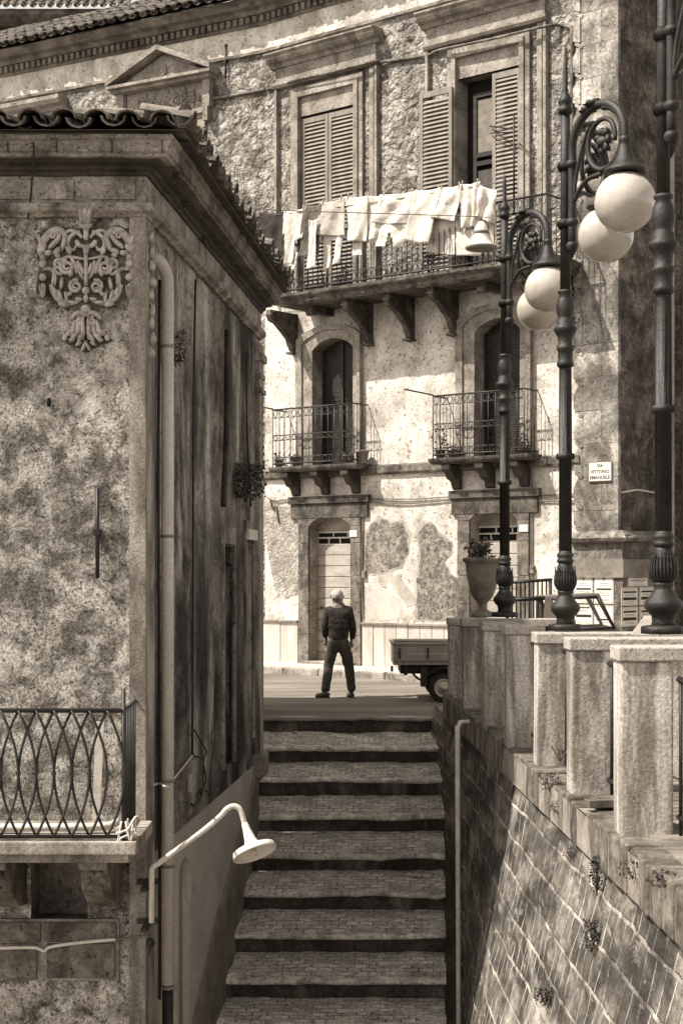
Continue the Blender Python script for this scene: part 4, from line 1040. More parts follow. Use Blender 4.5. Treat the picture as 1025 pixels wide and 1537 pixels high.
# cable across the front, junction insulator
def cable4(pts, r=.012, mat='palecable', name='cable'):
    q = [T4((o4(p[0], 0)[0], p[2] if len(p) > 2 else .07, o4(0, p[1])[1])) for p in pts]; m = MB(); m.tube(spline(q, 6), r, 6); return m.build(name, mat, hs)
cable4([(-60, 1422), (0, 1420), (50, 1419), (62, 1421), (70, 1424), (80, 1418), (120, 1412), (176, 1407)], .014)
cable4([(176, 1407), (200, 1404), (222, 1400)], .009, 'cable')
cable4([(222, 1400), (232, 1388), (236, 1380)], .008, 'cable')
cable4([(45, 330, .06), (50, 300, .09), (60, 250, .25), (62, 228, .30)], .008, 'iron')
m = MB(T4); a, z = o4(228, 1412); m.lathe([(.01, -.05), (.035, -.03), (.04, .0), (.036, .01), (.038, .03), (.02, .045), (.01, .05)], (0, 0, 0), 12) if 0 else None
m.ball((a, .07, z), .036, (1, 1, 1.1), 12); m.tube([(a, .07, z), (a-.01, .07, z-.09)], .006, 5); m.build('insulator', 'iron', hs)

# ---- goose-neck wall lamp
wl = thing('wall_lamp', T4((o4(232, 0)[0], .05, o4(0, 1330)[1])), 'white enamel dish lamp on a goose-neck arm from the corner of the left house', 'lamp')
kl = F/(H0.y-.35)
def w3(px, py, y=H0.y-.35): return Vector(((px-CX)/F*y, y, (HY-py)/F*y))
m = MB(); m.tube([w3(228, 1385), w3(228, 1318)]+spline([w3(228, 1314), w3(229, 1303), w3(238, 1296)], 5)+spline([w3(250, 1287), w3(300, 1251), w3(330, 1226), w3(341, 1214), w3(352, 1210), w3(361, 1216), w3(367, 1235)], 6), .022, 10); m.build('arm', 'whitepaint', wl)
m = MB(T4)
for y in (1322, 1381): m = MB(T4); a, z = o4(226, y); m.box(a-.10, a+.06, 0, .04, z-.022, z+.022); m.box(a-.03, a+.02, 0, .38, z-.014, z+.014); m.build('bracket', 'iron', wl)
ax = Vector((.34, -.42, -.85)).normalized(); c = w3(367, 1235)
m = MB(); m.lathe([(.022, 0), (.028, .02), (.030, .05), (.045, .14), (.060, .185), (.11, .195), (.165, .215), (.172, .25), (.172, .262), (.165, .262), (.160, .225), (.05, .20), (.001, .20)], c, 28, axis=ax); m.build('lamp_shade', 'enamel', wl)
m = MB(); m.tube([c+ax*.20, c+ax*.272], [.022, .018], 8); m.build('lamp_holder', 'whitepaint', wl)
# small dark lantern bracket beyond the far corner
lt = thing('wall_lantern', T3((LT3+.02, .1, T3.z_at(386, 760))), 'small dark iron bracket with knobs on the far end of the alley wall', 'lantern')
m = MB(); o = Vector((H1.x+.02, H1.y-.05, 0)); kz = lambda y: (HY-y)/124
m.tube([o+Vector((0, 0, kz(668))), o+Vector((0, 0, kz(760)))], .016, 6); m.box(o.x-.03, o.x+.03, o.y-.03, o.y+.03, kz(762), kz(712))
for y in (672, 682, 694): m.ball(o+Vector((.02*(-1)**int(y), 0, kz(y))), .035, seg=8)
m.build('bracket', 'iron', lt)
plant('wall_weed', T3((xs(T3, 352)[0], .12, c3(352, 755)[1])), .22, .42, 1300, .032, 'dark bush sprouting from the streaked side wall above the tall dark doorway', 'plant')
plant('wall_weed', T3((xs(T3, 243)[0], .12, c3(243, 552)[1])), .09, .30, 600, .022, 'dark weed clump growing behind the cream drainpipe near its top', 'plant')
# ================================================================ GROUND
def flat(name, poly, mat, uv=False):
    m = MB(); m.add(poly, [tuple(range(len(poly)))]); return struct(m.build(name, mat))
u = Vector((T1.u.x, T1.u.y, 0)); nrm = Vector((T1.n.x, T1.n.y, 0))
fa, fb = T1((-14, 0, 0)), T1((9, 0, 0))
def off(p, d, z): q = p+nrm*d; return Vector((q.x, q.y, z))
m = MB()   # street surface: grid sloping gently up to the kerb
def st(a, b):
    far = off(fa.lerp(fb, a), 1.0, -1.885)
    near = Vector((-9+20*a, 21.75, -1.975))
    z = -1.975+.09*b**3+.008*noise.noise(Vector((a*30, b*12, 0)))
    p = near.lerp(far, b); return Vector((p.x, p.y, z))
m.grid(st, 60, 30); struct(m.build('street', 'asphalt'))
m = MB(); e0, e1 = off(fa, -.2, 0), off(fb, -.2, 0); k0, k1 = off(fa, 1.0, 0), off(fb, 1.0, 0)
vs = []
for (p, z) in ((e0, PAVE), (k0+nrm*(-.0), PAVE-.01), (k0, -2.1), (e0, -2.1), (e1, PAVE), (k1, PAVE-.01), (k1, -2.1), (e1, -2.1)): vs.append(Vector((p.x, p.y, z)))
m.add(vs, [(0, 1, 5, 4), (1, 2, 6, 5), (2, 3, 7, 6), (3, 0, 4, 7)]); struct(m.build('pavement', 'pave'))
m = MB(T1); a = -14
while a < 8.5:
    w = random.uniform(.55, .9); m.box(a, min(a+w-.012, 9), .96, 1.09, -2.0, PAVE-.02+random.uniform(-.01, .01)); a += w
struct(m.build('kerb', 'kerb', bevel=.02))
flat('ground', [(-60, -20, -9.2), (60, -20, -9.2), (60, 60, -9.2), (-60, 60, -9.2)], 'asphalt')
# right terrace behind the parapet
m = MB(); m.box(1.75, 12, 5.5, 21.7, -3, -1.50); struct(m.build('terrace', 'asphalt'))

# ---------------- staircase
sc = thing('stone_staircase', (0, 18, -4), 'long flight of shallow dark-edged stone steps climbing between the two walls to the street', 'steps')
def tread(i):
    Yn, zn = NOS[i]; Yb = NOS[i-1][0] if i else 21.76; zb = RB[i-1] if i else -1.975
    Yn2 = Yn-.035
    xl0, xr0 = leftx(Yn)-.25, rightx(Yn); xl1, xr1 = leftx(Yb)-.25, rightx(Yb)
    if i == 0: xl0 = xl1 = -1.9; xr0 = xr1 = 2.2
    m = MB()
    def f(a, b):
        Y = Yn2+(Yb-Yn2)*b; x = (xl0+(xl1-xl0)*b)*(1-a)+(xr0+(xr1-xr0)*b)*a
        z = zn+(zb-zn)*b**.85+.028*noise.noise(Vector((x*1.6, Y*1.5, i)))+.012*noise.noise(Vector((x*7, Y*7, i)))
        if b == 0: z -= .012; Y += .02*noise.noise(Vector((x*4, i, 0)))
        return Vector((x, Y, z))
    m.grid(f, 46, 10, uvf=lambda a, b: (a*2.5+i*.37, b*.62+i*.05))
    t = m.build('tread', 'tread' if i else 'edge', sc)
    m = MB()
    def g(a, b):
        x = xl0*(1-a)+xr0*a; w = max(0, b-.34)/.66*math.pi*.75; fl = max(0, .34-b)/.34*(.13+.05*noise.noise(Vector((x*3, i, 4))))
        ch = .012*max(0, noise.noise(Vector((x*3.3, i*5, 0)))-.25)*4
        z = zn-.030+.032*math.cos(w)-ch+.028*noise.noise(Vector((x*1.6, Yn2*1.5, i)))
        z += fl*((zb-zn)/max(.1, Yb-Yn2))*1.0+(.004 if fl else 0)
        Y = Yn2+.03+fl-.05*math.sin(w)+.010*noise.noise(Vector((x*5, b*2, i)))
        return Vector((x, Y, z))
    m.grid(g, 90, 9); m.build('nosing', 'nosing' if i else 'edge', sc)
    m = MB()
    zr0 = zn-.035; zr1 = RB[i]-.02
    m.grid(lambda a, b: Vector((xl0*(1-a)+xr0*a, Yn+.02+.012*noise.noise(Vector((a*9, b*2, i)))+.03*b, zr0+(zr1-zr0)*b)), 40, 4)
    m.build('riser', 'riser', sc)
for i in range(len(NOS)): tread(i)
# earth gutter strip between the steps and the right wall
m = MB(); m.grid(lambda a, b: Vector((rightx(21.5-12*b)-.012+.26*a, 21.5-12*b, sz(21.5-12*b)-.10+.05*noise.noise(Vector((a*3, b*40, 0))))), 4, 80); struct(m.build('gutter', 'dark_stone'))
# litter and rubble on the steps
rg = random.Random(11)
def debris(px, py, n, label, group=None, s=.03):
    best = None
    best = None
    for k in range(360):       # march along the ray to the steps' surface
        Y = 21.5-k*.02; z = (HY-py)/F*Y
        if Y <= NOS[-1][0]+.05: break
        ii = max(q for q in range(len(NOS)) if NOS[q][0] >= Y) if Y < NOS[0][0] else 0
        Yn, zn = NOS[ii+1] if ii+1 < len(NOS) else NOS[ii]; zb = RB[ii]; Yb = NOS[ii][0]
        t = (Y-Yn)/(Yb-Yn); h = zn+(zb-zn)*t
        if best is None or abs(h-z) < best[0]: best = (abs(h-z), Y, h)
    Y = best[1]; X = (px-CX)/F*Y; m = MB()
    for k in range(n):
        c = (X+rg.gauss(0, s*1.5), Y+rg.gauss(0, s), best[2]+.01); m.ball(c, s*rg.uniform(.4, 1), (rg.uniform(.8, 1.6), 1, rg.uniform(.2, .5)), 6, .9)
    return tag(m.build('litter', 'litter'), label, 'litter', group)
debris(614, 1196, 2, 'pale scrap on the third tread under the cart end of the steps', None, .035)
debris(652, 1255, 6, 'heap of pale rubble at the right end of a tread by the long white pipe', None, .05)
debris(632, 1316, 14, 'spread of pale broken plaster on the right end of a tread midway down the steps', None, .06)
debris(498, 1411, 1, 'small pale pebble in the middle of a lower tread', None, .03)
debris(616, 1431, 2, 'pale scrap of paper on the lower steps right of middle', None, .035)
debris(655, 1445, 2, 'white scrap at the right edge of the lower steps', None, .035)
debris(458, 1096, 7, 'faint rubble on the topmost tread left of centre', None, .05)

# ================================================================ RIGHT WALL, PARAPET
LZ = -1.50
def ptop(Y): return 1.305+(18.9-Y)*.0300
def batter(Y):
    t = max(0, min(1, (17-Y)/5.0)); t = t*t*(3-2*t); return .045+.175*t+.012*max(0, 12-Y)
rw = thing('retaining_wall', (1.5, 13, -8), 'battered block retaining wall on the right of the steps under the pillared parapet', 'wall')
m = MB()
def rwf(a, b):
    Y = 21.4-14.6*a; z = LZ-.27-7.2*b**1.1
    x = ptop(Y)-.005-batter(Y)*(LZ-.27-z)+.030*noise.noise(Vector((Y*1.3, z*1.3, 2)))+.012*noise.noise(Vector((Y*5, z*5, 9)))
    # single courses stand slightly proud of one another
    return Vector((x, Y, z))
m.grid(rwf, 220, 110, uvf=lambda a, b: (21.4-14.6*a, LZ-.27-7.2*b**1.1)); m.build('brick_face', 'brick', rw)
m = MB(); m.box(1.62, 3.0, 6.8, 21.4, -8, LZ-.02); m.build('wall_core', 'brick' if 0 else 'ledge', rw)
m = MB(); Y = 6.8; rb = random.Random(5)
while Y < 19.4:
    w = .25+rb.uniform(-.03, .03); x = ptop(Y); j = rb.uniform(-.012, .012)
    if rb.random() > .03: m.box(x-.055+j, x+.42, Y, Y+w-.004, LZ-.27+rb.uniform(-.012, .01), LZ+rb.uniform(-.014, .008), .003)
    Y += w+.012
m.build('coping_brick', 'ledge', rw, bevel=.014)
m = MB(); m.grid(lambda a, b: Vector((ptop(19.4-12.6*a)-.04+.42*b, 19.4-12.6*a, LZ-.028)), 30, 1)
m.grid(lambda a, b: Vector((ptop(19.4-12.6*a)-.050, 19.4-12.6*a, LZ-.028-.24*b)), 30, 1); m.build('mortar_bed', 'mortar', rw)
# pillars from the photo: left px, right px, cap top px, bottom px, px per metre
PIL = [(674, 694, 928, 1055, 127, 'cracked pillar farthest along the parapet, at the head of the steps', 0), (695, 726, 929, 1066, 137, 'second farthest pillar of the parapet, under the stone urn', 1),
       (726, 760, 934, 1089, 155, 'narrow shaded parapet pillar with a chipped foot, third from the far end', 0), (761, 803, 938, 1114, 176, 'middle pillar of the parapet, half way along and mostly in shade', 0),
       (807, 850, 950, 1145, 194, 'sunlit parapet pillar in front of the middle lamp post', 1), (858, 918, 958, 1182, 224, 'sunlit parapet pillar before the nearest, with loose bricks at its foot', 1), (932, 1011, 971, 1235, 264, 'nearest and largest parapet pillar with a broken cap corner', 1)]
bal = thing('parapet', (1.45, 14, LZ), 'row of square stone pillars with wide caps and iron panels on the brick wall', 'parapet')
for i, (l, r, t, b, k, lab, lng) in enumerate(PIL):
    Y = F/k; x0 = (l-CX)/k; x1 = (r-CX)/k
    if i < 3: x1 = x0+.25
    zt = (HY-t)/k; zb = min((HY-b)/k, LZ)-.02; ch = .085
    m = MB(); dp = .27
    m.box(x0, x1, Y, Y+dp, zb, zt-ch)
    # raised panel border lines on the front
    for v in range(len(m.v)): m.v[v] = m.v[v]+Vector((random.uniform(-.004, .004), 0, 0))
    pi = m.build('pillar', 'pillar', bal, bevel=.012, label=lab)
    m = MB(); xe = x1+.03+(.95 if lng else .05)
    m.box(x0-.018, xe, Y-.018, Y+dp+.018, zt-ch+.001, zt)
    cp = m.build('cap', 'cap', pi, bevel=.01)
    if lng:
        m = MB(); m.box(xe-.30, xe-.04, Y+.01, Y+dp-.01, zb, zt-ch); m.build('inner_pillar', 'pillar', pi, bevel=.01)
for i in range(6):      # panels between neighbouring pillars
    a = PIL[i]; b = PIL[i+1]; Ya = F/a[4]; Yb = F/b[4]+.27
    xa = (a[1]-CX)/a[4]+(.22 if i < 3 else -.02); xb = (b[1]-CX)/b[4]+(.22 if i < 2 else .01); Yb += .02
    m = MB()
    for q in range(9):
        t = (q+.5)/9; x = xa+(xb-xa)*t; y = Ya+(Yb-Ya)*t; m.tube([(x, y, LZ), (x, y, -.62)], .012, 5)
    for z in (LZ+.10, -.62): m.bar((xa, Ya, z), (xb, Yb, z), .03)
    m.build('iron_panel', 'iron', bal)
m = MB(); xa = (PIL[6][1]-CX)/264+.03
for q in range(10): m.tube([(xa+.01*q, 9.05-q*.22, LZ), (xa+.01*q, 9.05-q*.22, -.62)], .012, 5)
for z in (LZ+.1, -.62): m.bar((xa, 9.1, z), (xa+.1, 6.8, z), .03)
m.build('iron_panel', 'iron', bal)
# loose bricks near pillars
m = MB(); c = P(896, 1185, 232); 
for (dx, dy, r) in ((0, 0, .2), (.05, .1, .5)): 
    q = MB(); q.box(-.11, .11, -.05, .05, 0, .05); m.add([Matrix.Rotation(r, 3, 'Z') @ v+Vector((1.66+dx, F/236+dy, LZ)) for v in q.v], q.f)
tag(m.build('loose_brick', 'ledge', bevel=.004), 'loose broken bricks lying on the ledge between the two nearest pillars', 'brick')
# white pipe standing in front of the wall
m = MB(); X = 1.145; m.tube([(X-.0, 15.8, -1.53), (X+.005, 15.8, -3), (X+.02, 15.8, -6)], .026, 10); m.tube([(X, 15.8, -1.56), (X+.03, 15.85, -1.50), (X+.12, 15.9, -1.50)], .024, 8)
pp = tag(m.build('upright_pipe', 'whitepaint'), 'long thin pale pipe running down the right wall beside the steps', 'pipe')
# weeds on the brick wall
def onwall(Y, z): return Vector((ptop(Y)-.01-batter(Y)*(LZ-.27-z), Y, z))
def wallweed(px, py, r, h, n, leaf, lab, mat='leaf'):
    best = None
    for kk in range(900):
        Y = 20-kk*.015; z = (HY-py)/F*Y; x = (px-CX)/F*Y; w = onwall(Y, z).x if z < LZ-.27 else ptop(Y)-.03
        if best is None or abs(w-x) < best[0]: best = (abs(w-x), Y, z)
    Y, z = best[1], best[2]; x = (px-CX)/F*Y
    return plant('wall_weed', Vector((x-.02, Y, z)), r*.8, h*.85, int(n*.8), leaf*.8, lab, 'weed', 'weeds rooted in the brick wall', mat)
wallweed(830, 1190, .10, .16, 240, .022, 'scrubby weed patch under the sunlit pillar in front of the middle lamp')
wallweed(842, 1222, .08, .10, 120, .02, 'small weed just below the ledge, lower than the scrubby patch')
wallweed(900, 1345, .04, .28, 160, .03, 'tall dark weed in a wall crevice in the middle of the sunlit brickwork')
wallweed(893, 1430, .05, .22, 190, .03, 'dark shaggy weed low on the sunlit brick wall', 'leaf')
wallweed(822, 1510, .07, .14, 170, .03, 'black tuft near the bottom of the brick wall')
wallweed(862, 1290, .06, .10, 90, .02, 'thin weed above the tall dark crevice weed')
wallweed(960, 1320, .12, .10, 220, .024, 'straggling weeds along the ledge foot at the right')
wallweed(1005, 1335, .10, .10, 180, .024, 'weeds under the ledge at the right picture edge')
m = MB(); c = P(985, 1235, 262); rb = random.Random(2)
for i in range(9):
    e = Vector((rb.uniform(-.16, .10), rb.uniform(-.08, .02), rb.uniform(.06, .26))); m.tube(spline([c, c+e*.5+Vector((rb.uniform(-.04, .04), 0, .03)), c+e], 4), .0035, 4)
tag(m.build('dry_twigs', 'stem'), 'bare curling twigs at the foot of the nearest pillar', 'twigs')
m = MB(); c = P(840, 1143, 196)
for i in range(7):
    e = Vector((rb.uniform(-.10, .10), rb.uniform(-.08, .02), rb.uniform(.04, .16))); m.tube(spline([c, c+e*.5, c+e], 4), .0035, 4)
tag(m.build('dry_twigs', 'stem'), 'few bare twigs at the foot of the pillar below the middle lamp', 'twigs')

# ================================================================ STREET LAMPS
U = 1/189.
def make_lamp():
    L = thing('street_lamp', (0, 0, 0), 'x', 'street lamp', 'cast iron street lamps standing on the parapet caps')
    def lt(prof, name, mat='lampiron', par=L, flute=0, seg=24):
        m = MB(); m.lathe([(r*U, z*U) for r, z in prof], (0, 0, 0), seg, flute=flute); return m.build(name, mat, par)
    m = MB(); m.lathe([(26*U, 0), (26*U, 8*U), (24*U, 9*U), (15*U, 10*U)], (0, 0, 0), 8); b = m.build('base', 'lampiron', L)
    lt([(15, 8), (13, 14), (14, 21), (19, 26), (22, 31), (22, 36), (19.5, 40), (17, 42), (16, 44), (12, 50), (10.5, 54), (12, 56), (12, 59), (9, 61)], 'base_roll', par=b)
    bl = lt([(9, 59), (12.5, 62), (15, 69), (15.5, 76), (14, 86), (11.5, 96), (10, 102)], 'acanthus_bulb', par=b)
    m = MB()
    for k in range(8):
        w = k*math.pi/4
        for dw, hh in ((0, 1), (.25, .72), (-.25, .72)):
            q = w+dw; pts = [(r*U*math.cos(q), r*U*math.sin(q), z*U) for r, z in ((10.5, 61), (15, 68), (16, 76), (14.8, 76+10*hh), (13.5+1.2*hh, 76+20*hh))]
            m.tube(spline(pts, 3), [2.0*U*(1-.6*i/12) for i in range(13)], 5)
    m.build('acanthus_leaves', 'lampiron', bl)
    lt([(10, 100), (12.5, 103), (12.5, 106), (10.5, 108), (12.5, 111), (12.5, 114), (10, 117), (10, 119)], 'ring', par=b)
    lt([(9.8, 117), (9.6, 256), (13.5, 257), (14.5, 261), (13.5, 265), (10, 266), (9.4, 392), (9.2, 396)], 'pole', flute=-.22, seg=24)
    lt([(9, 394), (12.5, 396), (13, 401), (11, 404), (11, 418), (13.5, 421), (13.5, 425), (10.5, 428), (11.5, 440), (15, 446), (17.5, 450), (17.5, 454), (13, 458), (13.5, 464), (11, 467), (11, 470), (13.5, 478), (14, 486), (12, 496), (9, 503), (11.5, 506), (11.5, 509), (8, 511)], 'pole_collar')
    lt([(8, 510), (7.4, 690), (7.2, 778)], 'upper_pole')
    lt([(7.4, 774), (11, 777), (11, 783), (8, 786), (10.5, 790), (11, 795), (8, 800), (4, 806), (5, 810), (3.5, 814), (4, 838), (2.4, 850), (.5, 862)], 'finial')
    def rx(x, z, w): return (x*U*math.cos(w), x*U*math.sin(w), z*U)
    for idx, w in enumerate((R(-59), R(54))):
        A = 134    # horizontal reach of the arm, in lamp units
        m = MB(); sx = 16
        pts = [rx(sx, 566, w), rx(sx, 600, w), rx(sx, 690, w), rx(sx+1, 706, w)]
        arc = []
        for k in range(15):
            t = math.pi*(1-k/14); arc.append(rx(sx+(A-sx)/2+(A-sx)/2*math.cos(t), 716+54*math.sin(t), w))
        m.tube(pts+arc+[rx(A, 710, w), rx(A, 702, w)], 6.3*U, 10)
        m.lathe([(.5*U, 556*U), (4*U, 562*U), (6*U, 567*U), (9*U, 572*U), (9*U, 577*U), (6*U, 580*U)], (sx*U*math.cos(w), sx*U*math.sin(w), 0), 12)
        arm = m.build('arm', 'lampiron', L)
        for z in (609, 696):
            m = MB(); m.ball(rx(0, z, w), 13*U, (1, 1, .8), 12); m.ball(rx(sx, z, w), 10*U, (1, 1, .8), 10); m.tube([rx(0, z, w), rx(sx+4, z, w)], 6.5*U, 8); m.build('arm_clamp', 'lampiron', arm)
        m = MB()
        cc = sx+(A-sx)*.60; q = []
        for k in range(40):
            t = k/39; ww = math.pi*.5-t*2.55*math.pi; rr = 46-20*t
            q.append(rx(cc+rr*math.cos(ww), 714+rr*1.08*math.sin(ww), w))
        m.tube(q, [5.2*U-2.0*U*k/39 for k in range(40)], 8)
        m.tube(spline([rx(sx+4, 640, w), rx(sx+18, 655, w), rx(cc-34, 666, w), rx(cc-4, 668, w)], 6), 3.6*U, 7)
        m.tube(spline([rx(sx+4, 640, w), rx(sx+8, 672, w), rx(sx+20, 706, w), rx(cc-34, 742, w)], 6), 3.2*U, 7)
        for k in range(7): m.ball(rx(cc+12*math.cos(k*.9), 714+14*math.sin(k*.9), w), 7*U, seg=8, jit=.8)
        m.ball(rx(cc, 714, w), 10*U, seg=10, jit=.6); m.ball(rx(sx+(A-sx)*.45, 774, w), 9*U, (1.8, 1, .7), 10, .6); m.ball(rx(sx+(A-sx)*.3, 768, w), 8*U, (1.5, 1, .8), 10, .6)
        m.build('arm_scroll', 'lampiron', arm)
        g = rx(A, 0, w); m = MB()
        m.lathe([(5*U, 711*U), (8*U, 709*U), (8*U, 703*U), (6.5*U, 701*U), (8.5*U, 695*U), (12*U, 681*U), (18*U, 670*U), (28*U, 663*U), (29*U, 659*U), (27*U, 657*U), (8*U, 660*U)], (g[0], g[1], 0), 32, flute=.06)
        m.build('shade', 'lampiron', arm)
        m = MB(); m.ball((g[0], g[1], 616*U), 43.5*U, seg=48); m.build('globe', 'globe', arm)
    return L
def kids(o): return [c for c in bpy.data.objects if c.parent == o]
def copy_tree(o, parent=None):
    c = o.copy(); COL.objects.link(c)
    if parent: c.parent = parent
    for k in kids(o): copy_tree(k, c)
    return c
l1 = make_lamp(); l2 = copy_tree(l1); l3 = copy_tree(l1)
for o, px, py, k, lab in ((l1, 848, 946, 189, 'middle street lamp, with two large opal globes in front of the stone corner pilaster'), (l2, 757, 926, 146, 'farthest street lamp, its two globes half hidden behind the middle lamp post'), (l3, 995, 951, 244, 'nearest street lamp, its thick fluted post running out of the top of the picture')):
    o.location = P(px, py, k); o['label'] = lab; ORG[o.name] = Vector(o.location)
l3.rotation_euler.z = R(-7)

# ================================================================ URN, PLAQUE, NOTICES
c = P(724, 926, 140); ur = thing('stone_urn', c, 'stone urn with a flaring rim holding a plant, left of the farthest lamp post', 'urn'); s_ = 1/140
m = MB(); m.lathe([(x*s_, z*s_) for x, z in ((17, 0), (17, 5), (12, 8), (6, 12), (5.5, 18), (8, 22), (15, 30), (20, 42), (23, 58), (25, 76), (27, 82), (30, 83), (30, 88), (26, 89), (24, 86), (20, 80))], c, 28); m.build('bowl', 'urn', ur)
A = MB(); Bm = MB(); tuft(A, Bm, c+Vector((-.03, 0, 84*s_)), .14, .22, 260, .045, stems=14); A.build('foliage', 'leaf', ur, recalc=False); Bm.build('stem', 'stem', ur)
a0, a1 = xs(T1, 883, 918, d=.07); z0, z1 = T1.z_at(900, 723), T1.z_at(900, 693)
m = MB(T1); m.box(a0, a1, .055, .085, z0, z1); pq = m.build('street_sign', 'marble', bevel=.004); tag(pq, 'marble street name plaque on the sunlit corner pilaster', 'street sign')
m = MB(T1); h = z1-z0; ac = (a0+a1)/2
for txt, q in (('VIA', .70), ('VITTORIO', .41), ('EMANUELE', .12)): textmesh(m, txt, h*.235, ac, z0+h*q, .0875, .0012)
m.build('lettering', 'ink', pq, recalc=False)
m = MB(T1)
for (p, q, r, s) in ((a0, a1, z0, z0+.012), (a0, a1, z1-.012, z1), (a0, a0+.012, z0+.012, z1-.012), (a1-.012, a1, z0+.012, z1-.012)): m.box(p, q, .0852, .0885, r, s)
m.build('border', 'cable', pq)
def notice(T, px0, px1, py0, py1, d, lab, style, grp='printed notices pasted on the corner plinth'):
    a0 = T.s_at(px0, d); a1 = T.s_at(px1, d); pm = (px0+px1)/2; z1 = T.z_at(pm, py0, d); z0 = T.z_at(pm, py1, d)
    m = MB(T); m.box(a0, a1, d-.004, d, z0, z1); o = tag(m.build('paper_notice', 'paper'), lab, 'notice', grp)
    m = MB(T); w = a1-a0; h = z1-z0; c = (a0+a1)/2; e = d+.002
    def q(x0, x1, y0, y1): m.box(a0+w*x0, a0+w*x1, d-.001, e, z0+h*y0, z0+h*y1)
    if style == 'cross':
        q(.485, .535, .80, .95); q(.41, .61, .88, .905); q(.30, .72, .70, .715); q(.12, .9, .47, .535)
        for y in (.62, .40, .34, .28, .15, .10): q(.2+.05*(y > .3), .8, y, y+.012)
    elif style == 'bold':
        q(.1, .92, .56, .66); q(.25, .75, .78, .80)
        for y in (.42, .35, .28, .14): q(.15, .85, y, y+.014)
        q(.15, .85, .88, .93)
    else:
        q(.12, .88, .70, .80); q(.10, .90, .30, .46)
        for y in (.88, .60, .54, .20, .12): q(.2, .8, y, y+.016)
    for (x0, x1, y0, y1) in ((.03, .97, .03, .04), (.03, .97, .96, .97), (.03, .045, .04, .96), (.955, .97, .04, .96)): q(x0, x1, y0, y1)
    m.build('print', 'ink', o, recalc=False); return o
notice(T1, 861, 889, 863, 905, .106, 'notice with a cross, upper left on the sunlit side of the plinth', 'cross')
notice(T1, 891, 920, 863, 906, .108, 'notice with a cross, upper right on the sunlit side of the plinth', 'cross')
notice(T1, 861, 889, 908, 950, .106, 'notice in the lower left of the sunlit side, seen through the metal frame', 'bold')
notice(T1, 891, 920, 909, 951, .108, 'notice low on the sunlit side of the plinth beside its corner', 'cross')
notice(T5, 942, 972, 862, 880, .105, 'single small notice with a cross above the others on the shaded side of the plinth', 'cross')
notice(T5, 932, 957, 882, 909, .106, 'bold lined notice in the upper left of the shaded side', 'double')
notice(T5, 959, 984, 881, 908, .106, 'bold lined notice in the upper right of the shaded side', 'double')
notice(T5, 932, 957, 911, 940, .108, 'bold lined notice in the lower left of the shaded side', 'double')
notice(T5, 959, 984, 910, 939, .108, 'bold lined notice in the lower right of the shaded side', 'double')

# ================================================================ LAUNDRY
LD = 1.02
g0 = T1.at(362, 313, LD+.3); g1 = T1.at(745, 274, LD)
def lineat(px):
    t = (px-375)/365; return 327-52*t+3*math.sin(math.pi*t)
m = MB(); pts = []
for px in range(330, 775, 15): a, z = T1.at(px, lineat(px), LD); pts.append(T1((a, LD, z)))
m.tube(pts, .008, 5); tag(m.build('clothes_line', 'cable'), 'thin line carrying the washing along the upper balcony', 'clothes line')
m = MB(); pts = [P(352, 311, 100), P(430, 316, 100.5), P(560, 320, 101), P(700, 324.5, 102), P(722, 325.5, 102), P(800, 331, 104), T1((T1.s_at(880, .06), .06, T1.z_at(880, 336)))]
m.tube(spline(pts, 5), .008, 5); tag(m.build('overhead_wire', 'cable'), 'straight wire strung across the street in front of the washing, holding the bell lamp', 'wire')
def cloth(name, top, bot, mat, lab, folds=3, amp=.05, shape=None, hem=.04, d=LD, nu=26, nv=24, cat='laundry', seed=0, pegs=2, flare=0):
    """top=(px0,py0,px1,py1), bot=(px0,py0,px1,py1). shape(u,v)->keep"""
    rs = random.Random(seed+len(lab)); m = MB()
    top = (top[0]-2, top[1], top[2]+2, top[3]); bot = (bot[0]-2.5, bot[1]+5, bot[2]+2.5, bot[3]+5)
    ph = rs.uniform(0, 6)
    def f(a, b):
        x0 = top[0]*(1-a)+top[2]*a; y0 = top[1]*(1-a)+top[3]*a+2.4*math.sin(math.pi*a)*(1 if pegs == 2 else .3)
        x1 = bot[0]*(1-a)+bot[2]*a; y1 = bot[1]*(1-a)+bot[3]*a+4*hem*25*.2*math.sin(a*3+ph)
        x = x0*(1-b)+x1*b; y = y0*(1-b)+y1*b
        x += 2.6*noise.noise(Vector((a*2.5+ph, b*3, seed)))*b
        dd = d+amp*.7*(b**.6)*math.sin(a*folds*.55*2*math.pi+ph+2.2*b+1.5*noise.noise(Vector((a*2,b*2,ph))))+amp*.6*noise.noise(Vector((a*4+ph, b*2.5, seed+3)))+flare*b+.012*noise.noise(Vector((a*14, b*14, seed)))
        s_, z_ = T1.at(x, y, d); return T1((s_, dd, z_))
    vs = [f(i/nu, j/nv) for j in range(nv+1) for i in range(nu+1)]; fs = []
    for j in range(nv):
        for i in range(nu):
            if shape and not shape((i+.5)/nu, (j+.5)/nv): continue
            fs.append((j*(nu+1)+i, j*(nu+1)+i+1, (j+1)*(nu+1)+i+1, (j+1)*(nu+1)+i))
    used = sorted({v for q in fs for v in q}); ix = {v: k for k, v in enumerate(used)}
    m.add([vs[v] for v in used], [tuple(ix[v] for v in q) for q in fs], True)
    o = m.build(name, mat, solid=.008, recalc=False); tag(o, lab, cat, 'washing hung along the upper balcony'); 
    if top[1] < 328 and 'strip' not in name:
        for a in (.12, .88):
            pg = MB(); p = f(a, 0); pg.bar(p+Vector((0, 0, -.03)), p+Vector((0, 0, .06)), .02); pg.build('clothes_peg', 'wood', o)
    return o
pant = lambda u, v: not (v > .38 and .42 < u < .58+.1*(v-.4))
def shirt(u, v):
    if v < .55: return True
    return u < .34 or u > .66
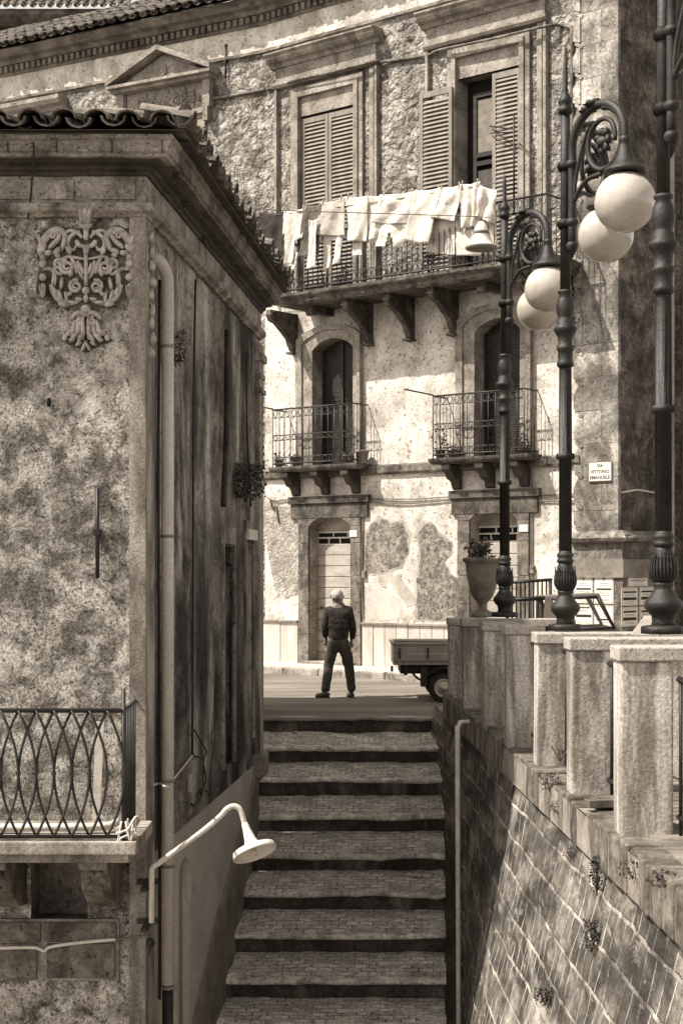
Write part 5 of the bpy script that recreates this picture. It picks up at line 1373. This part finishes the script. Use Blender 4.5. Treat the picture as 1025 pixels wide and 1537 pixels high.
cloth('dark_towel', (376, 322, 391, 321), (378, 348, 392, 350), 'dark_cloth', 'small dark cloth at the far left end of the washing', 1)
cloth('dark_towel', (392, 319, 427, 317), (396, 378, 424, 374), 'dark_cloth', 'large black cloth hanging second from the left', 2)
cloth('light_trousers', (428, 316, 457, 311), (430, 392, 449, 386), 'white_cloth', 'pale trousers between the black cloth and the dark trousers', 1.5, shape=lambda u, v: not (v > .6 and .55 < u))
cloth('dark_trousers', (459, 308, 481, 305), (450, 380, 478, 378), 'mid_cloth', 'narrow dark trousers beside the pale trousers', 1.5, shape=pant)
cloth('pale_sock_pair', (466, 330, 474, 328), (462, 400, 472, 396), 'white_cloth', 'thin pale strip hanging in front of the dark trousers', .7, d=LD+.08)
cloth('grey_shirt', (483, 304, 515, 296), (479, 349, 517, 348), 'grey_cloth', 'grey shirt with pale sleeves dangling below it', 2)
cloth('pale_long_johns', (489, 346, 514, 344), (486, 401, 508, 390), 'white_cloth', 'white leggings dangling below the grey shirt', 1.2, shape=lambda u, v: not (v > .25 and .36 < u < .62), d=LD-.05)
cloth('white_towel', (520, 295, 551, 293), (523, 358, 546, 357), 'white_cloth', 'white towel hanging straight, right of the grey shirt', 1.6)
cloth('white_rag', (528, 350, 543, 350), (530, 380, 542, 378), 'white_cloth', 'short white rag peeping out under the straight white towel', .8, d=LD-.08)
cloth('white_pillowcase', (551, 293, 578, 292), (549, 356, 562, 354), 'white_cloth', 'white cloth tapering down between the towel and the broad sheet', 1.5, flare=-.05)
cloth('white_sheet', (572, 292, 624, 286), (562, 330, 612, 330), 'white_cloth', 'broad white sheet draped over the line at its middle', 2.5, amp=.06)
cloth('white_vest', (562, 328, 612, 328), (560, 366, 610, 366), 'white_cloth', 'white vest with a ragged pointed hem under the broad sheet', 1.5, shape=lambda u, v: v < .35 or abs((u*2.0) % 1-.5) < .52-(v-.35)*.45, d=LD-.04)
cloth('white_bath_towel', (626, 285, 661, 281), (611, 356, 644, 361), 'white_cloth', 'slanting white towel just left of the sheer cloth', 1.8, amp=.05, flare=.05)
cloth('white_hand_towel', (661, 281, 691, 277), (652, 322, 682, 327), 'white_cloth', 'short white towel slanting beside the gathered curtain', 1.5, flare=.03)
cloth('sheer_curtain', (650, 318, 742, 316), (642, 372, 742, 380), 'sheer_cloth', 'large grey sheer cloth sagging over the rail below the white towels', 2.6, amp=.07, d=LD-.09, hem=.16)
cloth('gathered_curtain', (692, 276, 718, 272), (692, 338, 716, 336), 'white_cloth', 'gathered white curtain hanging in deep folds', 4, amp=.07)
cloth('crumpled_curtain', (718, 275, 744, 285), (716, 322, 738, 330), 'white_cloth', 'crumpled pale cloth at the right end of the line above the bell lamp', 3.2, amp=.08)
cloth('pale_strip', (436, 380, 446, 378), (432, 412, 440, 410), 'white_cloth', 'pale strip hanging lowest at the left end of the washing', .6, d=LD-.04)
# bell lamp hanging on the wire
c = P(722, 326, 102); bl = thing('hanging_lamp', c-Vector((0, 0, .52)), 'pale bell shaped lamp hanging from the street wire in front of the washing', 'lamp'); s_ = 1/102
m = MB(); m.lathe([(r*s_, (z)*s_) for r, z in ((2, -6), (5, -8), (8, -13), (10, -16), (11, -24), (14, -34), (21, -42), (23, -45), (23.5, -48), (21, -48), (12, -36), (1, -30))], c, 28); m.build('shade', 'enamel', bl)
m = MB(); m.lathe([(11.5*s_, -21*s_), (12.4*s_, -22*s_), (12.4*s_, -25*s_), (11.5*s_, -26*s_)], c, 24); m.lathe([(22.6*s_, -43.5*s_), (24.4*s_, -45*s_), (24.4*s_, -47*s_), (22.6*s_, -48.5*s_)], c, 24); m.build('rim_band', 'cable', bl)
m = MB(); m.tube([c, c+Vector((0, 0, -.08))], .018, 6); m.build('hook', 'iron', bl)
m = MB(); p0 = P(757, 300, 103); m.tube([P(716, 272, 101), P(735, 285, 101), P(758, 301, 101)], .03, 6)

# ================================================================ TRUCK
tx, ty = .80, 24.0; tk = thing('pickup_truck', (tx+1.8, ty, STREET), 'small grey pickup with a drop-side cargo bed and slatted rack, half hidden by the parapet', 'truck')
x = lambda px: (px-CX)/100; z = lambda py: (HY-py)/100
m = MB(); m.box(x(590), 2.62, 23.95, 25.3, z(998), z(992)); 
for (za, zb) in ((z(992), z(981)), (z(980), z(968))): m.box(x(590)+.005, 2.62, 23.92, 23.96, za, zb); m.box(x(590)+.005, 2.62, 25.28, 25.32, za, zb)
m.box(x(590), x(590)+.03, 23.96, 25.28, z(992), z(966)); m.box(2.60, 2.63, 23.96, 25.28, z(992), z(966))
m.box(x(590)-.02, 2.64, 23.90, 23.975, z(968), z(964)); m.box(x(590)-.02, 2.64, 25.26, 25.33, z(968), z(964)); m.box(x(590)-.03, x(590)+.03, 23.976, 25.259, z(968)+.001, z(964)+.0)
bd_ = m.build('cargo_bed', 'truck', tk, bevel=.008)
for lx in (598, 640, 690):
    m = MB(); m.box(x(lx), x(lx)+.03, 23.885, 23.925, z(988), z(972)); m.build('latch', 'iron', bd_)
m = MB(); m.box(x(590)-.035, x(590)+.0, 24.0, 24.12, z(1008), z(1000)); m.build('tail_light', 'dark_cloth', tk)
m = MB(); m.box(x(601), 4.0, 24.1, 25.15, z(1012), z(999)); m.box(x(606), x(612), 24.05, 24.1, z(1014), z(998)); m.tube(spline([(x(620), 24.2, z(1012)), (x(630), 24.2, z(1021)), (x(640), 24.2, z(1020)), (x(646), 24.2, z(1010))], 5), .02, 6); m.build('chassis', 'rubber', tk, bevel=.01)
m = MB(); pts = []
n = 10
vs = []
for k in range(n+1):
    w = math.pi*(.02+.96*k/n)
    for yy in (23.95, 24.2): vs.append((x(664)-.30*math.cos(w), yy, z(1032)+.30*math.sin(w)))
m.add(vs, [(2*k, 2*k+1, 2*k+3, 2*k+2) for k in range(n)]); m.box(x(632), x(640), 23.96, 24.2, z(1030), z(1002))
m.build('mudguard', 'rubber', tk, solid=.02)
def wheel(cx_, cy_, cz_, r=.22):
    w = MB(); w.lathe([(r*.62, -.06), (r*.9, -.065), (r, -.04), (r, .04), (r*.9, .065), (r*.62, .06)], (cx_, cy_, cz_), 28, axis=(0, -1, 0)); t_ = w.build('wheel', 'rubber', tk)
    w = MB(); w.lathe([(r*.66, .02), (r*.64, .085), (r*.52, .066), (r*.45, .066), (r*.3, .08), (r*.18, .085), (r*.14, .10), (.002, .105)], (cx_, cy_, cz_), 24, axis=(0, -1, 0)); w.build('rim', 'chrome', t_)
wheel(x(665), 24.05, STREET+.22); wheel(x(665), 25.2, STREET+.22); wheel(3.75, 24.6, STREET+.22)
# cab: side outline with an open window
Xc = lambda px: (px-CX)/98
Z = lambda py: (HY-py)/98
body = [(Xc(812), -1.75), (Xc(935), -1.75), (Xc(935), Z(948)), (Xc(917), Z(942)), (Xc(893), Z(892)), (Xc(812), Z(896))]
win = [(Xc(838), Z(941)), (Xc(911), Z(939)), (Xc(888), Z(898)), (Xc(822), Z(900))]
for yy in (25.2, 24.1): m = MB(); m.xf = lambda p, yy=yy: Vector((p[0], yy-p[1], p[2])); m.holed(body, [win]); cbody = m.build('cab_side', 'truck', tk, solid=.05)
m = MB(); yv = (24.1, 25.2)
def quad(a, b): m.add([(a[0], yv[0], a[1]), (b[0], yv[0], b[1]), (b[0], yv[1], b[1]), (a[0], yv[1], a[1])], [(0, 1, 2, 3)])
quad(body[5], body[4]); quad(body[1], body[2]); quad(body[2], body[3]); quad((body[0][0], -1.75), (body[5][0], -1.0)); m.build('cab_roof', 'truck', tk, solid=.04)
m = MB()
for px0, py0, px1, py1 in ((820, 898, 840, 942), (889, 894, 915, 942), (820, 899, 889, 895), (840, 943, 915, 941)): m.tube([(Xc(px0), 24.06, Z(py0)), (Xc(px1), 24.06, Z(py1))], .022, 6)
m.build('window_frame', 'iron', cbody)
# slatted rack at the front of the bed
m = MB(); xr0, xr1 = x(771), x(838)
for i in range(11):
    t = i/10; a = xr0+(xr1-xr0)*t; m.box(a, a+.022, 25.0-.02, 25.02, -1.05, -.17+.05*t)
for dz in (0, .72): m.bar((xr0-.02, 24.97, -.185-dz), (xr1+.03, 24.97, -.135-dz), .035)
m.bar((xr0, 24.97, -1.02), (xr0, 24.97, -.19), .04); m.bar((xr1, 24.97, -1.02), (xr1, 24.97, -.14), .04)
m.build('slatted_rack', 'iron', tk)
m = MB(); m.bar((xr0-.1, 24.1, Z(900)), (Xc(812), 24.1, Z(897)), .045); m.build('roof_bar', 'iron', tk)
m = MB(); a, b = P(947, 953, 215), P(968, 924, 205); m.add([a+Vector((0, 0, 0)), a+Vector((.12, 0, 0)), b+Vector((.10, 0, .0)), b, a+Vector((0, .04, 0)), a+Vector((.12, .04, 0)), b+Vector((.10, .04, 0)), b+Vector((0, .04, 0))], [(0,1,2,3),(4,5,6,7),(0,1,5,4),(1,2,6,5),(2,3,7,6),(3,0,4,7)])
tag(m.build('plank', 'wood'), 'short pale plank leaning between the middle and the nearest lamp bases', 'plank')
# ================================================================ PERSON
pk = 96.5; pp0 = Vector(((508-CX)/pk, F/pk, STREET+.005))
per = thing('person', pp0, 'white haired man in a dark patterned sweater walking along the street above the steps', 'person')
def skinned(name, mat, nodes, edges, root=0, sub=2, parent=per, disp=None):
    me = bpy.data.meshes.new(name); me.from_pydata([Vector(n[0]) for n in nodes], edges, [])
    o = bpy.data.objects.new(name, me); COL.objects.link(o); o.parent = parent; ORG[o.name] = ORG[per.name]
    md = o.modifiers.new('skin', 'SKIN'); md.use_smooth_shade = True
    sv = me.skin_vertices[0].data
    for i, n in enumerate(nodes): sv[i].radius = n[1] if isinstance(n[1], tuple) else (n[1], n[1]); sv[i].use_root = (i == root)
    s = o.modifiers.new('sub', 'SUBSURF'); s.levels = sub; s.render_levels = sub
    if disp:
        tx_ = bpy.data.textures.new(name, 'CLOUDS'); tx_.noise_scale = disp[0]; dm = o.modifiers.new('folds', 'DISPLACE'); dm.texture = tx_; dm.strength = disp[1]; dm.mid_level = .5
    me.materials.append(MT[mat]); return o
J = {'pel': (0, 0, .90), 'hl': (-.09, 0, .86), 'hr': (.09, 0, .86), 'kl': (-.145, .06, .48), 'kr': (.15, .02, .48), 'al': (-.20, -.05, .09), 'ar': (.205, .04, .09),
     'tl': (-.315, -.03, .035), 'tr': (.16, .14, .03), 'w': (0, 0, 1.02), 'ch': (0, .0, 1.25), 'nb': (0, .0, 1.40), 'nk': (-.01, .01, 1.48), 'hd': (-.02, .02, 1.58), 'ht': (-.02, .0, 1.63),
     'sl': (-.175, 0, 1.365), 'sr': (.175, 0, 1.365), 'el': (-.212, -.03, 1.10), 'er': (.222, -.04, 1.10), 'wl': (-.19, .13, .91), 'wr': (.20, .13, .90)}
nodes = [(J['pel'], (.13, .10)), (J['hl'], .085), (J['kl'], .058), (J['al'], .038), (J['tl'], .028), (J['hr'], .085), (J['kr'], .058), (J['ar'], .038), (J['tr'], .028),
         (J['w'], (.13, .10)), (J['ch'], (.15, .11)), (J['nb'], .075), (J['nk'], .062), ((-.018, .014, 1.535), (.078, .090)), ((-.02, .012, 1.595), (.092, .108)), ((-.02, .0, 1.645), (.078, .092)),
         (J['sl'], .055), (J['el'], .042), (J['wl'], .028), (J['sr'], .055), (J['er'], .042), (J['wr'], .028),
         ((-.052, .098, 1.575), .012), ((-.122, .0, 1.575), (.018, .026)), ((.084, .02, 1.575), (.018, .026)), ((-.04, .075, 1.52), .034)]
edges = [(0,1),(1,2),(2,3),(3,4),(0,5),(5,6),(6,7),(7,8),(0,9),(9,10),(10,11),(11,12),(12,13),(13,14),(14,15),(11,16),(16,17),(17,18),(11,19),(19,20),(20,21),(14,22),(14,23),(14,24),(13,25)]
# hands: palm and five fingers each
def hand(wi, wpos, sg):
    b = len(nodes); w = Vector(wpos); palm = w+Vector((0, .055, -.05)); nodes.append((tuple(palm), (.030, .018))); edges.append((wi, b))
    for i, (dx, ln) in enumerate(((-.026, .062), (-.009, .072), (.009, .067), (.026, .052))):
        n0 = len(nodes); k = palm+Vector((dx, .022, -.024)); nodes.append((tuple(k), .0095)); edges.append((b, n0))
        nodes.append((tuple(k+Vector((0, .012, -ln*.5))), .0085)); edges.append((n0, n0+1)); nodes.append((tuple(k+Vector((0, -.004, -ln))), .007)); edges.append((n0+1, n0+2))
    n0 = len(nodes); k = palm+Vector((-sg*.034, -.005, .002)); nodes.append((tuple(k), .010)); edges.append((b, n0)); nodes.append((tuple(k+Vector((-sg*.016, .012, -.036))), .009)); edges.append((n0, n0+1))
hand(18, J['wl'], -1); hand(21, J['wr'], 1)
skinned('body', 'skin', nodes, edges)
# trousers, sweater, shoes
skinned('trousers', 'trousers', [((0, 0, 1.02), (.135, .11)), ((0, 0, .87), (.155, .122)), ((-.095, 0, .80), .108), ((-.155, .07, .48), .084), ((-.185, -.02, .26), .076), ((-.205, -.06, .08), .074), ((.095, 0, .80), .108), ((.165, .03, .48), .084), ((.190, .03, .26), .076), ((.205, .04, .08), .072)],
        [(0,1),(1,2),(2,3),(3,4),(4,5),(1,6),(6,7),(7,8),(8,9)], disp=(.07, .030))
skinned('sweater', 'sweater', [((0, 0, .84), (.160, .125)), ((0, 0, 1.0), (.180, .140)), ((0, -.01, 1.24), (.185, .142)), ((0, 0, 1.38), (.135, .105)), ((-.005, .005, 1.445), (.066, .066)), ((-.165, 0, 1.36), .080), ((-.215, -.03, 1.10), .064), ((-.20, .11, .93), .048), ((.165, 0, 1.36), .080), ((.225, -.04, 1.10), .064), ((.21, .11, .92), .048)],
        [(0,1),(1,2),(2,3),(3,4),(3,5),(5,6),(6,7),(3,8),(8,9),(9,10)], disp=(.12, .02))
m = MB(lambda p: Vector(p)+pp0)
for zz in (1.20, 1.12):
    for k in range(22):
        w = math.pi*(1.0+k/21); cxx, cyy = .176*math.cos(w), .150*math.sin(w)-.005
        m.ball((cxx, cyy, zz+.012*(-1)**k), .014, (1, .35, 1.2), 6)
m.build('sweater_pattern', 'sweaterpat', per)
def cuff(): pass
for nm, a, t in (('shoe', (-.195, -.05, 0), (-.33, -.02, 0)), ('shoe', (.20, .02, 0), (.165, .17, 0))):
    A_, B_ = Vector(a), Vector(t); dr = (B_-A_).normalized(); m = MB(lambda p: Vector(p)+pp0)
    sp = [A_-dr*.06+Vector((0, 0, .045)), A_+Vector((0, 0, .05)), A_.lerp(B_, .5)+Vector((0, 0, .042)), B_+Vector((0, 0, .028)), B_+dr*.03+Vector((0, 0, .022))]
    m.tube(spline(sp, 4), [.036+.008*math.sin(i/16*3.1) if i < 14 else .026-.004*(i-14) for i in range(17)], 12); m.build(nm, 'leather', per)
m = MB(lambda p: Vector(p)+pp0)
def hb_(a, b):
    th = math.pi*(.02+.66*a); ph = 2*math.pi*b; q = Vector((math.sin(th)*math.cos(ph), math.sin(th)*math.sin(ph), math.cos(th)))
    cut = .60
    r = Vector((.096, .112, .100)); nn = 1+.10*noise.noise(q*5)+.05*noise.noise(q*14)
    p = Vector((q.x*r.x, q.y*r.y, q.z*r.z))*nn
    if q.y > .25 and q.z < .35: p *= .84
    return Vector((-.02, .0, 1.595))+p
m.grid(hb_, 20, 36); m.build('hair', 'hair', per)
for ex in (-.062, -.022):
    m = MB(lambda p: Vector(p)+pp0); m.ball((ex-.01, .090, 1.60), .010, seg=8); m.build('eye', 'marble', per)
m = MB(lambda p: Vector(p)+pp0); m.lathe([(.050, 1.455), (.058, 1.46), (.056, 1.482), (.048, 1.485)], (-.008, .008, 0), 16); m.build('shirt_collar', 'white_cloth', per)

# ================================================================ LIGHT, CAMERA
S = Vector((-1.5, -.42, 2.1)).normalized(); elev = math.asin(S.z); azi = math.atan2(S.x, S.y)
sun = bpy.data.lights.new('sun', 'SUN'); sun.energy = 3.9; sun.angle = R(.53); sun.color = (1, .955, .88)
so = bpy.data.objects.new('sun', sun); COL.objects.link(so); so.rotation_euler = S.to_track_quat('Z', 'Y').to_euler(); so.location = S*40
W = bpy.data.worlds.new('World'); bpy.context.scene.world = W; W.use_nodes = True; nt = W.node_tree
sky = nt.nodes.new('ShaderNodeTexSky'); sky.sky_type = 'NISHITA'; sky.sun_disc = False; sky.sun_elevation = elev; sky.sun_rotation = azi; sky.air_density = 1.0
bw = nt.nodes.new('ShaderNodeRGBToBW'); nt.links.new(sky.outputs[0], bw.inputs[0])
mx = nt.nodes.new('ShaderNodeMix'); mx.data_type = 'RGBA'; mx.blend_type = 'MULTIPLY'; mx.inputs[0].default_value = 1; nt.links.new(bw.outputs[0], mx.inputs[6]); mx.inputs[7].default_value = (1, .95, .88, 1)
bg = nt.nodes['Background']; nt.links.new(mx.outputs[2], bg.inputs[0]); bg.inputs[1].default_value = .15
cam = bpy.data.cameras.new('camera'); cam.sensor_fit = 'VERTICAL'; cam.sensor_height = 36; cam.sensor_width = 24; cam.lens = F/1537*36
cam.shift_y = (HY-768.5)/1537; cam.clip_end = 500
co = bpy.data.objects.new('camera', cam); COL.objects.link(co); co.location = (0, 0, 0); co.rotation_euler = (R(90), 0, 0)
sc_ = bpy.context.scene; sc_.camera = co
sc_.view_settings.view_transform = 'Standard'; sc_.view_settings.look = 'None'; sc_.view_settings.gamma = 1; sc_.view_settings.exposure = 1.22
